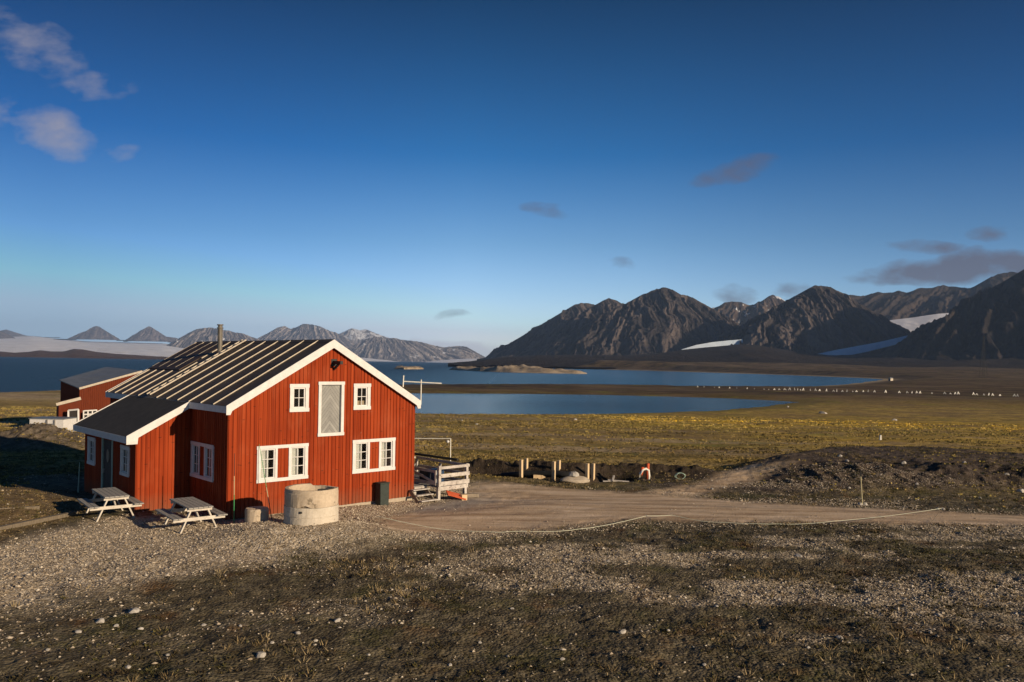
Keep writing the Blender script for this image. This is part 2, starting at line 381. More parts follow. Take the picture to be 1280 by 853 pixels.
def make_ground():
    az = np.concatenate([np.linspace(-180, -48, 60)[:-1], np.linspace(-48, -37, 40)[:-1], np.linspace(-37, 37, 860)[:-1], np.linspace(37, 48, 40)[:-1], np.linspace(48, 180, 60)[:-1]])
    rr = np.concatenate([np.geomspace(.5, 11, 14)[:-1], np.geomspace(11, 62, 430)[:-1], np.geomspace(62, 420, 230)[:-1], np.geomspace(420, 6200, 150)])
    a = np.radians(az)[None, :]; r = rr[:, None]
    X = r*np.sin(a); Y = r*np.cos(a)
    Z = height(X, Y)
    R = np.hypot(X, Y)
    n1, n2 = zone_noise(X, Y)
    grav = mask(sdist(X, Y, P_apron)+.25+(n2-.5)*2.2+(n1-.5)*1.6, 1.6)
    road = mask(sdist(X, Y, P_road)+(n2-.5)*.9, .9)
    track = mask(sdist(X, Y, P_track)+(n2-.5)*.8, 1.0)
    road = np.maximum(road, track*.95)
    bank = mask(sdist(X, Y, P_bank)+(n2-.5)*1.4, 1.2)
    # gravel streaks washed through the moss of the foreground
    st = fbm(X*.11+Y*.05, Y*.46-X*.06, 4, 63); st2 = fbm(X*.75, Y*.95, 4, 67)
    fore = (1-grav)*(1-road)*(1-bank)*(1-smooth(28, 31, Y-.0*X))
    streak = fore*smooth(.50-.07*smooth(-1, 7, X)*smooth(20, 16, Y), .63, .66*st+.34*st2)*(.18+.82*smooth(-6, 4, X))
    dirt = mask(sdist(X, Y, P_dirt)+(n2-.5)*3, 2.0)
    dirt = np.maximum(dirt, np.exp(-(polyline_dist(X, Y, trench_c)/1.6)**4))
    peat = np.exp(-(polyline_dist(X, Y, [(p[0], p[1]+1.3) for p in trench_c])/(2.2+2.2*(n2-.5)))**4)*(1-road)
    peat = np.clip(peat+.75*np.exp(-(polyline_dist(X, Y, [(p[0], p[1]+1.0) for p in berm_c])/2.2)**4)*smooth(.40, .62, n2)*smooth(13, 17, X), 0, 1)
    dirt = dirt*(1-road)
    heap = np.clip((1.1-np.hypot((X-heap_c[0])/1.05, Y-heap_c[1]-1)/4.4)*4, 0, 1)
    grav = np.maximum(grav*(1-bank), heap*.35); dirt = np.maximum(dirt, heap*.65)
    grav = grav*(1-road)
    meadow = smooth(33, 44, Y)*(1-dirt)*(1-road)*(1-heap)
    # zones of the plain, laid out in metres
    yel = np.exp(-((Y-165)/42)**2)*smooth(2, 34, X)*(1-.45*smooth(80, 150, X)) + .55*np.exp(-((Y-90)/25)**2)*smooth(20, 40, X)
    sdl = -sdist(X, Y, lagoon); sdf = -sdist(X, Y, fjord)
    green = np.exp(-(sdl/16)**2)*.9*(sdl > 0) + .5*np.exp(-((Y-150)/60)**2)*smooth(-60, -10, X)*(n1 > .45)
    sand = np.clip(np.exp(-(np.maximum(sdf, 0)/(5+9*smooth(90, 180, X)))**2)*smooth(250, 330, R) + np.exp(-((Y-255)/26)**2)*(X < -95)*1.0*smooth(-95, -120, X), 0, 1)
    tan = smooth(.42, .62, fbm(X/16, Y/9, 4, 71))*smooth(42, 60, Y)*(1-smooth(150, 190, Y))
    far = smooth(250, 420, Y)
    Z1 = np.stack([grav, road, dirt, streak], -1); Z2 = np.stack([meadow, np.clip(yel, 0, 1), np.clip(green, 0, 1), sand], -1); Z3 = np.stack([tan, far, bank, peat], -1)
    Z4 = np.stack([ruts(X, Y), mask(sdist(X, Y, P_grey)+(n2-.5)*1.2, 1.4), 0*X, 0*X], -1)
    V = np.stack([X, Y, Z], -1).reshape(-1, 3)
    Fq = gridfaces(len(rr), len(az), True)
    V = np.vstack([V, [[0, 0, float(Z[0].mean())]]])
    pad = lambda q: np.vstack([q.reshape(-1, 4), [[0, 0, 0, 0]]])
    o = npmesh('ground', V, Fq, ground_mat(), {'zone_a': pad(Z1), 'zone_b': pad(Z2), 'zone_c': pad(Z3), 'zone_d': pad(Z4)})
    tag(o, kind='structure'); return o
def ground_mat():
    t = NT('ground_cover'); v = t.coord((1, 1, 1))
    def att(n):
        a = t.n('ShaderNodeAttribute'); a.attribute_name = n; s = t.n('ShaderNodeSeparateColor'); t.l(a.outputs['Color'], s.inputs[0])
        return s.outputs[0], s.outputs[1], s.outputs[2], a.outputs['Alpha']
    grav, road, dirt, streak = att('zone_a'); meadow, yel, green, sand = att('zone_b'); tan, far, bank, peat = att('zone_c'); rut, grey, _a, _b = att('zone_d')
    nf = t.noise(v, 22, 5, .65); nm = t.noise(v, 2.6, 6, .62); nb = t.noise(v, .35, 5, .6); nh = t.noise(v, .05, 6, .62)
    vor = t.n('ShaderNodeTexVoronoi'); vor.inputs['Scale'].default_value = 16; t.l(v, vor.inputs['Vector'])
    vs = t.n('ShaderNodeSeparateColor'); t.l(vor.outputs['Color'], vs.inputs[0])
    # moss
    moss = t.ramp(t.math('ADD', t.math('MULTIPLY', nm, .6), t.math('MULTIPLY', nf, .4)), [(.34, (.036, .029, .018)), (.5, (.088, .073, .044)), (.62, (.17, .142, .088)), (.74, (.26, .22, .15))])
    rust = t.ramp(t.noise(v, .8, 5, .6), [(.56, 0.), (.68, .7)])
    moss = t.mix(rust, moss, t.ramp(nf, [(.35, (.045, .022, .009)), (.65, (.15, .075, .026))]))
    mg = t.ramp(t.noise(v, .55, 6, .68), [(.52, 0.), (.66, .75)])
    moss = t.mix(mg, moss, t.ramp(nf, [(.35, (.030, .034, .010)), (.65, (.095, .092, .028))]))
    ms = t.ramp(t.noise(t.coord((.8, 1.2, 1)), 1.3, 6, .72), [(.58, 0.), (.68, .6)])
    moss = t.mix(ms, moss, (.20, .155, .09))
    # gravel
    gcol = t.ramp(vs.outputs[0], [(.0, (.26, .20, .13)), (.5, (.46, .38, .27)), (1., (.64, .56, .44))])
    gcol = t.mix(t.ramp(nm, [(.36, .40), (.56, 0.)]), gcol, (.13, .10, .065))
    peb = t.ramp(vs.outputs[1], [(.62, 0.), (.66, 1.)])
    col = t.mix(t.math('MULTIPLY', peb, t.math('ADD', t.math('MULTIPLY', streak, .9), .10)), moss, gcol)
    col = t.mix(t.math('MULTIPLY', streak, .55), col, gcol)
    col = t.mix(grav, col, gcol)
    # grassy bank on the left
    bcol = t.ramp(t.math('ADD', t.math('MULTIPLY', nm, .5), t.math('MULTIPLY', nf, .5)), [(.36, (.06, .04, .018)), (.52, (.17, .12, .06)), (.68, (.33, .25, .15))])
    col = t.mix(bank, col, bcol)
    # tundra of the plain
    base = t.ramp(t.math('ADD', t.math('MULTIPLY', nb, .55), t.math('MULTIPLY', nm, .45)), [(.32, (.09, .060, .018)), (.45, (.30, .21, .055)), (.57, (.46, .325, .095)), (.72, (.60, .46, .20))])
    base = t.mix(t.math('MULTIPLY', tan, .7), base, t.ramp(nm, [(.35, (.30, .21, .12)), (.65, (.62, .48, .32))]))
    gr = t.ramp(nb, [(.35, (.15, .125, .018)), (.65, (.34, .27, .036))])
    base = t.mix(t.math('MULTIPLY', green, .85), base, gr)
    ye = t.ramp(t.math('ADD', t.math('MULTIPLY', nb, .6), t.math('MULTIPLY', nm, .4)), [(.36, (.30, .19, .022)), (.6, (.75, .48, .04))])
    base = t.mix(t.math('MULTIPLY', yel, t.ramp(nb, [(.34, .25), (.58, 1.)])), base, ye)
    fc = t.ramp(t.noise(t.coord((.012, .012, .012)), 1.0, 6, .6), [(.36, (.030, .018, .011)), (.52, (.075, .048, .027)), (.66, (.15, .11, .075))])
    base = t.mix(far, base, fc)
    base = t.mix(sand, base, t.ramp(nm, [(.35, (.40, .30, .17)), (.65, (.52, .42, .28))]))
    nq = t.noise(v, .9, 7, .72); nq2 = t.noise(t.coord((.5, 1, 1)), .25, 6, .65)
    base = t.mix(t.ramp(t.math('ADD', t.math('MULTIPLY', nq, .6), t.math('MULTIPLY', nq2, .4)), [(.40, .72), (.53, 0.)]), base, t.mix(.75, base, (.028, .020, .009)))
    base = t.mix(t.ramp(nq, [(.58, 0.), (.72, .5)]), base, (.36, .29, .17))
    base = t.mix(t.ramp(t.noise(t.coord((.5, 1, 1)), .09, 6, .65), [(.47, 0.), (.60, .65)]), base, t.ramp(nm, [(.35, (.10, .065, .030)), (.65, (.26, .18, .095))]))
    base = t.mix(t.ramp(t.noise(t.coord((.4, 1, 1)), .14, 6, .7), [(.55, 0.), (.66, .7)]), base, t.ramp(nm, [(.35, (.10, .105, .016)), (.65, (.27, .26, .04))]))
    col = t.mix(meadow, col, base)
    # dirt
    dc = t.ramp(t.math('ADD', t.math('MULTIPLY', nm, .6), t.math('MULTIPLY', nf, .4)), [(.34, (.035, .026, .019)), (.5, (.085, .065, .05)), (.64, (.17, .135, .105)), (.8, (.32, .27, .22))])
    col = t.mix(dirt, col, dc)
    col = t.mix(peat, col, t.ramp(t.math('ADD', t.math('MULTIPLY', nm, .5), t.math('MULTIPLY', nf, .5)), [(.36, (.020, .015, .010)), (.55, (.055, .041, .029)), (.72, (.12, .092, .066))]))
    # road: packed gravel with long wheel marks
    rs = t.noise(t.coord((.22, 1.3, 1)), 1.2, 6, .68)
    rc = t.ramp(t.math('ADD', t.math('MULTIPLY', rs, .75), t.math('MULTIPLY', nf, .25)), [(.38, (.33, .225, .135)), (.5, (.54, .40, .26)), (.62, (.70, .55, .39))])
    wet = t.ramp(t.noise(v, .3, 4, .5), [(.55, 0.), (.7, .5)])
    rc = t.mix(wet, rc, (.36, .29, .22))
    rc = t.mix(t.math('MULTIPLY', rut, .55), rc, (.20, .155, .115))
    rc = t.mix(t.math('MULTIPLY', grey, .8), rc, t.ramp(nf, [(.35, (.15, .145, .14)), (.65, (.32, .305, .29))]))
    col = t.mix(road, col, rc)
    hgt = t.math('ADD', t.math('MULTIPLY', vor.outputs['Distance'], -.9), t.math('ADD', t.math('MULTIPLY', nf, .6), nm))
    rough_on = t.math('SUBTRACT', 1.0, t.math('MULTIPLY', road, .75))
    t.bsdf(col, .95, .12, t.math('MULTIPLY', hgt, rough_on), .7, .05)
    return t.m

def water_mat(name, c, wave, rough, dist):
    t = NT(name)
    n = t.noise(t.coord((wave*.6, wave, wave)), 1.0, 6, .62); n2 = t.noise(t.coord((.006, .02, .02)), 1.0, 4, .6)
    col = t.ramp(n2, [(.3, tuple(k*.65 for k in c)), (.7, tuple(k*1.4 for k in c))])
    b = t.bsdf(col, rough, .5, n, 1.0, dist)
    b.inputs['IOR'].default_value = 1.33
    if dist > 2:
        sx = t.n('ShaderNodeSeparateXYZ'); t.l(t.coord((1, 1, 1)), sx.inputs[0])
        calm = t.ramp(t.math('DIVIDE', t.math('ADD', sx.outputs[0], 260.0), 420.0), [(.2, 0.), (.95, 1.)])
        t.l(t.mix(calm, (.38,)*3, (.17,)*3), b.inputs['Roughness'])
        bp = b.inputs['Normal'].links[0].from_node; t.l(t.math('SUBTRACT', dist, t.math('MULTIPLY', calm, dist-1.0)), bp.inputs['Distance'])
        t.l(t.mix(calm, tuple(c), (.030, .105, .165)), b.inputs['Base Color'])
    b.inputs['Specular IOR Level'].default_value = .28 if dist > 2 else .42
    return t.m
def make_water():
    # one sheet each: the fjord out to the far coast, the lagoon inside the spit
    V = [(-40000, 200, SEA-.02), (12000, 200, SEA-.02), (12000, 40000, SEA-.02), (-40000, 40000, SEA-.02)]
    o = npmesh('water', V, [(0, 1, 2, 3)], water_mat('fjord_water', (.008, .026, .040), .22, .38, 6.0), smooth_=False)
    tag(o, kind='structure')
    P = np.array(lagoon); c = P.mean(0); P = c+(P-c)*1.06; n = len(P)
    o = npmesh('water', np.array([(c[0], c[1], SEA+.0)]+[(x, y, SEA+.0) for x, y in P]), [(0, i+1, (i+1) % n+1) for i in range(n)], water_mat('lagoon_water', (.032, .11, .18), .5, .12, .7), smooth_=False)
    tag(o, kind='structure')

# ------------------------------------------------------------------ mountains
def rock_mat(name, dark, mid, pale, scale, snow=0.0, blue=0.0):
    t = NT(name); v = t.coord((1, 1, 1))
    geo = t.n('ShaderNodeNewGeometry'); ns = t.n('ShaderNodeSeparateXYZ'); t.l(geo.outputs['Normal'], ns.inputs[0])
    a = t.noise(t.coord((1, .22, .30)), scale*2.2, 9, .72); b = t.noise(v, scale*.35, 5, .6); c_ = t.noise(t.coord((1, .5, .6)), scale*7, 5, .75)
    k = t.math('ADD', t.math('ADD', t.math('MULTIPLY', a, .46), t.math('MULTIPLY', b, .28)), t.math('MULTIPLY', c_, .26))
    at_ = t.n('ShaderNodeAttribute'); at_.attribute_name = 'scree'; sc_ = t.n('ShaderNodeSeparateColor'); t.l(at_.outputs['Color'], sc_.inputs[0])
    k = t.math('ADD', t.math('MULTIPLY', k, .72), t.math('MULTIPLY', sc_.outputs[0], .28))
    col = t.ramp(k, [(.36, dark), (.5, mid), (.64, pale)])
    if snow:
        s = t.noise(v, scale*.9, 6, .65)
        col = t.mix(t.ramp(s, [(1-snow-.02, 0.), (1-snow+.02, 1.)]), col, (.62, .64, .68))
    t.bsdf(col, .95, .08, t.math('ADD', a, t.math('MULTIPLY', c_, .6)), .8, 1.0/scale*.25)
    return t.m
def mountain(name, sil, D, slope, base, mat, gull=.18, seed=0, ncol=320, nrow=170, concave=.0, back=.6, gs=70., front=None):
    sil = np.array(sil, float)
    if D >= 9500: D, base = D*1.6, (base*1.6 if base > 0 else base)
    xs = np.linspace(sil[0, 0], sil[-1, 0], ncol); ys = np.interp(xs, sil[:, 0], sil[:, 1])
    P = np.array([atd(x, y, D) for x, y in zip(xs, ys)])
    rx = P[:, 0]; S = P[:, 2]
    hmax = S.max()-base
    jag = (ridged(rx/(hmax*.13), rx*0+seed, 5, seed)-.58)*hmax*.045
    S = S + jag*smooth(.1, .5, (S-base)/hmax)
    L = front or hmax/slope*1.25
    d = np.concatenate([-np.linspace(back, 0, 14)[:-1]*hmax/slope, np.linspace(0, 1, nrow)**1.15*L])
    Z = np.full((len(d), ncol), -1e9)
    ad = np.abs(d)
    wx = (fbm(rx[None, :]/(hmax*.5)+0*d[:, None], d[:, None]/(hmax*.6)+0*rx[None, :], 4, seed+3)-.5)*hmax*.28*smooth(0, L*.5, ad)[:, None]
    for i in range(ncol):
        if i % 2 and ncol > 300: continue
        rr_ = np.sqrt((rx[None, :]+wx-rx[i])**2 + ad[:, None]**2)
        Z = np.maximum(Z, S[i]-slope*rr_)
    rel = np.clip((Z-base)/hmax, 0, 1)
    # the toe of the scree runs out gently
    Z = base + hmax*(rel**(1+concave))
    XX = rx[None, :]*(1-d[:, None]/D)+0*d[:, None]
    xp = rx[int(np.argmax(S))]
    fan = (XX-xp)/(.55+ad[:, None]/(hmax/slope)*.75)
    k1 = hmax*.11; warp = (fbm(XX/(hmax*.2), d[:, None]/(hmax*.3)+0*XX, 4, seed+9)-.5)
    u = fan/k1+2.4*warp; w = d[:, None]/(hmax*.8)+.8*warp; md = .25+1.5*fbm(XX/(hmax*.45), d[:, None]/(hmax*.5)+0*XX, 3, seed+45)
    g = ridged(u, w, 5, seed+5); g2 = ridged(u*.33+3, w*.6, 3, seed+15); g3 = ridged(u*2.7, w*2.2, 4, seed+25)
    amp = smooth(0, .10, ad/L)[:, None]*smooth(0.02, .22, rel)
    Z = Z + hmax*gull*amp*(((g-.66)*.70 + (g3-.66)*.40)*md + (g2-.66)*.75) + hmax*.030*amp*(ridged(XX/(hmax*.07), d[:, None]/(hmax*.07)+0*XX, 4, seed+55)-.6)
    scree = np.clip(.5+1.9*(fbm(u*1.6, w*.8, 5, seed+35)-.5)+1.1*(g-.62)+.5*(g3-.62), 0, 1)
    Z = np.where(rel <= 0, base, Z)
    YY = D - d[:, None] + 0*XX
    fade = smooth(0, 3, np.arange(ncol))*smooth(0, 3, ncol-1-np.arange(ncol))
    V = np.stack([XX, YY, Z], -1).reshape(-1, 3)
    o = npmesh(name, V, gridfaces(len(d), ncol), mat, {'scree': np.stack([scree]*4, -1)})
    tag(o, kind='structure'); return o
def sheet(name, sil, D0, D1, znear, mat, ncol=80, nrow=40, bump=0.0, seed=0, power=1.0):
    """sloping ice or low hills: from a far outline at depth D0 down to znear at depth D1"""
    sil = np.array(sil, float); D0 = D0*1.6 if D0 >= 9000 else D0; xs = np.linspace(sil[0, 0], sil[-1, 0], ncol); ys = np.interp(xs, sil[:, 0], sil[:, 1])
    P = np.array([atd(x, y, D0) for x, y in zip(xs, ys)])
    tt = np.linspace(0, 1, nrow)[:, None]
    YY = D0+(D1-D0)*tt+0*P[None, :, 0]; XX = P[None, :, 0]*(YY/D0)
    Z = P[None, :, 2]*(1-tt)**power + znear*(1-(1-tt)**power)
    if bump: Z = Z + (fbm(XX/bump/6, YY/bump/4, 5, seed)-.5)*bump*np.minimum(1, tt*5)
    o = npmesh(name, np.stack([XX, YY, Z], -1).reshape(-1, 3), gridfaces(nrow, ncol), mat); tag(o, kind='structure'); return o
def make_mountains():
    brown = rock_mat('scree_brown', (.022, .020, .021), (.056, .048, .046), (.125, .102, .092), .010, .255)
    brown_shaded = rock_mat('scree_cloud_shaded', (.013, .011, .010), (.032, .026, .023), (.075, .058, .048), .012, .0)  # cloud shade and vignette on the right-hand mountains put into a darker scree
    snowy = rock_mat('scree_snow_flecked', (.030, .024, .022), (.070, .052, .042), (.13, .095, .07), .010, .40)
    farhaze = rock_mat('far_rock_hazed', (.05, .05, .07), (.12, .105, .12), (.21, .18, .18), .004, .0)  # bluish distance haze put into the rock colour
    fars = rock_mat('far_rock_snow_hazed', (.035, .038, .055), (.13, .118, .125), (.36, .32, .30), .0045, .36)  # dark tones carry the same painted haze tint
    ice = simple('glacier_ice', (.70, .71, .74), (.88, .88, .90), .004, (1, .2, 1), rough=.7, speck=((.50, .48, .48), .0022, .63), bstr=.4, bdist=8)
    iceblue = simple('glacier_ice_blue', (.42, .52, .63), (.60, .68, .76), .006, (1, .3, 1), rough=.6, bstr=.4, bdist=5)  # blue ice; shade and sky reflection are put into its tone too
    hillm = rock_mat('low_hill', (.10, .065, .055), (.20, .145, .12), (.34, .26, .22), .008, .0)
    plainm = rock_mat('moraine', (.028, .022, .018), (.055, .042, .034), (.12, .09, .072), .010, .0)
    mountain('mountain', [(596, 449), (610, 446.5), (640, 439), (662, 424.5), (680, 410), (700, 394), (715, 383), (724, 379.5), (735, 379), (742, 381), (755, 390), (770, 402), (800, 425), (830, 446)], 6800, .62, -5, brown, seed=3)
    mountain('mountain', [(606, 450), (640, 443), (665, 432), (690, 417), (715, 399), (735, 387), (752, 377), (761, 372.5), (768, 375), (776, 379.5), (784, 379.5), (800, 391), (820, 406), (850, 428), (880, 446)], 6200, .60, -5, brown, seed=8)
    mountain('mountain', [(600, 451), (650, 442), (690, 431), (715, 419), (740, 403), (765, 389), (790, 377.5), (803, 369), (815, 364), (824, 361.5), (830, 359.5), (836, 361.5), (845, 365.5), (855, 369), (868, 374), (890, 387), (912, 400), (925, 408), (940, 418), (960, 430), (985, 442), (1010, 450)], 5500, .58, -4, brown, seed=14, gull=.16, ncol=520, nrow=260)
    mountain('mountain', [(800, 432), (835, 418), (860, 402), (878, 391), (890, 386), (900, 382), (906, 377.5), (914, 377), (926, 378.5), (936, 382), (945, 380), (952, 376), (959, 371), (966, 367.5), (972, 370.5), (980, 376), (990, 384), (1010, 396), (1050, 415)], 7600, .75, 0, snowy, seed=21, gull=.17)
    mountain('mountain', [(870, 450), (900, 437), (925, 426), (945, 414), (962, 402), (978, 388.5), (995, 374), (1008, 362.5), (1018, 357.8), (1025, 357), (1034, 358.5), (1050, 366), (1070, 377.5), (1090, 391.5), (1110, 402.5), (1124, 409.5), (1140, 420), (1160, 433), (1190, 449)], 4800, .58, -4, brown, seed=33, gull=.16, ncol=520, nrow=260)
    mountain('mountain', [(1000, 400), (1040, 376), (1055, 371), (1068, 368), (1085, 368.5), (1100, 366), (1112, 365), (1122, 363), (1135, 366), (1146, 362), (1152, 360), (1165, 359.5), (1178, 356.5), (1190, 357), (1200, 359), (1210, 362), (1225, 355), (1240, 347), (1255, 341.5), (1280, 339), (1330, 336), (1420, 345)], 6800, .60, 20, brown_shaded, seed=41, gull=.15)
    mountain('mountain', [(1015, 449), (1040, 446.5), (1062, 444), (1085, 439.5), (1105, 434.5), (1128, 429), (1147, 424.5), (1164, 421), (1180, 415), (1200, 402), (1215, 388.5), (1232, 372), (1250, 357), (1268, 345), (1290, 332), (1330, 310), (1400, 290), (1500, 310)], 3900, .62, -3, brown_shaded, seed=57, gull=.16, ncol=340)
    # foot of the mountains
    sheet('hill', [(560, 455), (590, 451.5), (620, 447.5), (660, 444.5), (720, 443.5), (780, 444.5), (830, 441), (852, 437.5), (880, 434.6), (925, 430.6), (945, 431), (1000, 440), (1060, 443), (1120, 440), (1180, 437), (1280, 434), (1420, 432)], 4300, 2300, -9, plainm, 240, 90, 26, 5, .9)
    # glaciers that come down between them
    G = atd(1150, 394, 5900)
    sheet('glacier', [(1108, 401), (1125, 399), (1142, 397), (1158, 394.5), (1172, 392.5), (1186, 391.5), (1200, 391)], 5900, 4450, 90, ice, 60, 60, 14, 6, 1.0)
    sheet('glacier', [(1016, 444), (1040, 438.5), (1070, 433), (1100, 427.5), (1130, 420.5), (1150, 416), (1168, 412.5), (1184, 409)], 4020, 3860, -6, iceblue, 60, 20, 5, 9, 1.0)
    sheet('glacier', [(852, 437), (870, 431.5), (890, 428), (910, 425.8), (928, 424.5), (940, 425)], 4345, 4306, 20, iceblue, 60, 20, 4, 9, 1.0)
    # far coast on the left
    sheet('glacier', [(-200, 425), (-60, 423.5), (0, 421.5), (40, 420.5), (75, 424), (110, 427), (150, 428), (205, 429.5), (235, 434), (262, 440)], 13000, 6200, -8, ice, 120, 80, 30, 2, 1.0)
    mountain('mountain', [(66, 431), (78, 426.5), (90, 421), (100, 416.5), (108, 414), (113, 411), (117, 408.5), (120, 407.8), (124, 408.5), (128, 411), (132, 415), (139, 420), (148, 425), (156, 431)], 12000, .60, 240, farhaze, seed=61, ncol=120, nrow=70)
    mountain('mountain', [(154, 431), (163, 427), (172, 420.5), (179, 414.5), (183, 409.5), (187, 408), (190, 409.5), (194, 413), (200, 417.5), (208, 421), (220, 422.5), (230, 426), (245, 433)], 12200, .62, 230, farhaze, seed=63, ncol=120, nrow=70)
    mountain('mountain', [(-120, 430), (-60, 412), (-20, 413), (0, 413.5), (8, 417), (18, 423), (30, 429), (42, 433)], 11000, .5, 200, farhaze, seed=65, ncol=100, nrow=60)
    mountain('mountain', [(-30, 420), (8, 412), (20, 416), (34, 420), (50, 421), (62, 424), (75, 427)], 14500, .5, 320, farhaze, seed=66, ncol=90, nrow=50)
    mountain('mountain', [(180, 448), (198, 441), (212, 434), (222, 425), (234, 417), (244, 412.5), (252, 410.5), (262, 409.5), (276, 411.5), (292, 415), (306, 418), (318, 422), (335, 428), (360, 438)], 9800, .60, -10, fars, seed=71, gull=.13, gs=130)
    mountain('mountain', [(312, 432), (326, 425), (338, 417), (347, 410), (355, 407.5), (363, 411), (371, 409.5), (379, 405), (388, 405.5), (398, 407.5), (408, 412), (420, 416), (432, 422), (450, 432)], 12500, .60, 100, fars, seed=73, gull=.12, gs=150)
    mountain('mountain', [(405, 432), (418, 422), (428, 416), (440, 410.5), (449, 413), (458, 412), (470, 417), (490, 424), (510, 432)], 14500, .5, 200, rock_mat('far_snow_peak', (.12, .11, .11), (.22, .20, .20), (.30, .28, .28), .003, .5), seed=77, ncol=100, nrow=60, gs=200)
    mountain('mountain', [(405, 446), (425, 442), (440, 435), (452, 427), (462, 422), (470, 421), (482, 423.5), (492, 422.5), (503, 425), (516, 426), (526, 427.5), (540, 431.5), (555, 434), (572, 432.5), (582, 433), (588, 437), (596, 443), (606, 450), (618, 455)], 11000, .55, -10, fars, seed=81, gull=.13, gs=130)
    sheet('glacier', [(425, 446), (440, 446.5), (460, 448), (480, 450), (500, 452.5), (515, 455.5)], 9600, 13600, -12, ice, 50, 20, 10, 4, 1.0)
    sheet('glacier', [(515, 455), (525, 453.5), (545, 451), (565, 449.5), (585, 448.5), (602, 448.5), (620, 452), (630, 456)], 9600, 13600, -12, ice, 50, 20, 10, 5, 1.0)
    sheet('hill', [(-260, 441), (-60, 439.5), (0, 439.5), (18, 441), (35, 440), (50, 438), (65, 439.5), (80, 439.5), (92, 436.3), (104, 437), (120, 440), (145, 442.5), (170, 444), (200, 446), (240, 449), (300, 455)], 6000, 3900, -13, hillm, 160, 50, 20, 3, .7)
def islet(name, pts, z1, mat, seed, D=None):
    """low rocky ground rising out of the water, outline at sea level given by its near edge and its depth"""
    near = np.array([at(x, y, SEA)[:2] for x, y in pts])
    n = 90; m = 26
    s = np.linspace(0, 1, n); k = np.linspace(0, 1, len(pts))
    nx = np.interp(s, k, near[:, 0]); ny = np.interp(s, k, near[:, 1])
    w = D*np.sin(np.pi*np.clip(s, .02, .98))**.6
    tt = np.linspace(-.02, 1, m)[:, None]
    XX = nx[None, :]*(1+tt*w[None, :]/ny[None, :]); YY = ny[None, :]+tt*w[None, :]
    Z = SEA-1.2 + (z1-SEA+1.2)*(smooth(-.02, .12, tt)*smooth(1.0, .6, tt))*(np.sin(np.pi*np.clip(s, 0, 1))**.35)[None, :]*(.10+1.3*ridged(XX/60, YY/90, 3, seed+1)*fbm(XX/26, YY/40, 5, seed))
    o = npmesh(name, np.stack([XX, YY, Z], -1).reshape(-1, 3), gridfaces(m, n), mat); tag(o, kind='structure')

# ------------------------------------------------------------------ the red house
W, L = 7.637, 11.95
OV, YF = .142, -.17
ZE, ZR = 3.8254, 6.1177
SL = (ZR-ZE)/(W/2+OV)
TH = .13                                     # roof thickness (vertical)
def roofz(x): return ZR - SL*abs(x-W/2)
def clip_poly(poly, fn):
    out = []
    for i in range(len(poly)):
        a, b = poly[i], poly[(i+1) % len(poly)]; fa, fb = fn(a), fn(b)
        if fa >= 0: out.append(a)
        if (fa >= 0) != (fb >= 0):
            t = fa/(fa-fb); out.append((a[0]+(b[0]-a[0])*t, a[1]+(b[1]-a[1])*t))
    return out
def clad_wall(mb, u0, u1, top, openings, place, z0=.06, pitch=.150, wide=.105, th=.022):
    """backing sheet plus over-boards on one wall; top(u) is the roofline (concave-down, split at its peak), place(u, o, z) -> local point"""
    pk = W/2 if u0 < W/2 < u1 and top(W/2) > top(u0)+.5 else None
    segs = [(u0, pk), (pk, u1)] if pk else [(u0, u1)]
    def piece(a, b, zlo, zhi, o0, o1):
        for s0, s1 in segs:
            x0, x1 = max(a, s0), min(b, s1)
            if x1-x0 < 1e-4: continue
            m_, c_ = (top(s1)-top(s0))/(s1-s0), top(s0)
            pl = clip_poly([(x0, zlo), (x1, zlo), (x1, zhi), (x0, zhi)], lambda p: c_+m_*(p[0]-s0)-p[1])
            if len(pl) < 3: continue
            n = len(pl); vs = [place(p[0], o0, p[1]) for p in pl]+[place(p[0], o1, p[1]) for p in pl]
            mb.add(vs, [tuple(range(n)), tuple(range(2*n-1, n-1, -1))]+[(i, i+n, (i+1) % n+n, (i+1) % n) for i in range(n)])
    def spans(a, b):
        bl = sorted((o[2], o[3]) for o in openings if o[0] < b-1e-4 and o[1] > a+1e-4)
        z = z0; out = []
        for lo, hi in bl:
            if lo > z: out.append((z, lo))
            z = max(z, hi)
        out.append((z, 20)); return out
    cuts = sorted({u0, u1, *[c for o in openings for c in o[:2] if u0 < c < u1]})
    for a, b in zip(cuts[:-1], cuts[1:]):
        for lo, hi in spans(a, b): piece(a, b, lo, hi, -.05, 0)
    u = u0+.004
    while u < u1-.03:
        a, b = u, min(u+wide, u1)
        for lo, hi in spans(a, b): piece(a, b, lo-.012*random.random() if lo == z0 else lo, hi, 0, th)
        u += pitch
def frame_rect(mb, place, a, b, z0, z1, w, o0, o1, sill=0.0):
    def bx(x0, x1, za, zb, oo=0):
        vs = [place(x, o, z) for z in (za, zb) for o in (o0, o1+oo) for x in (x0, x1)]
        mb.add(vs, [(0, 2, 3, 1), (4, 5, 7, 6), (0, 1, 5, 4), (2, 6, 7, 3), (0, 4, 6, 2), (1, 3, 7, 5)])
    bx(a, a+w, z0+w, z1-w); bx(b-w, b, z0+w, z1-w); bx(a-sill, b+sill, z1-w, z1, .006); bx(a-sill, b+sill, z0, z0+w, .012)
def pbox(mb, place, x0, x1, za, zb, o0, o1):
    vs = [place(x, o, z) for z in (za, zb) for o in (o0, o1) for x in (x0, x1)]
    mb.add(vs, [(0, 2, 3, 1), (4, 5, 7, 6), (0, 1, 5, 4), (2, 6, 7, 3), (0, 4, 6, 2), (1, 3, 7, 5)])
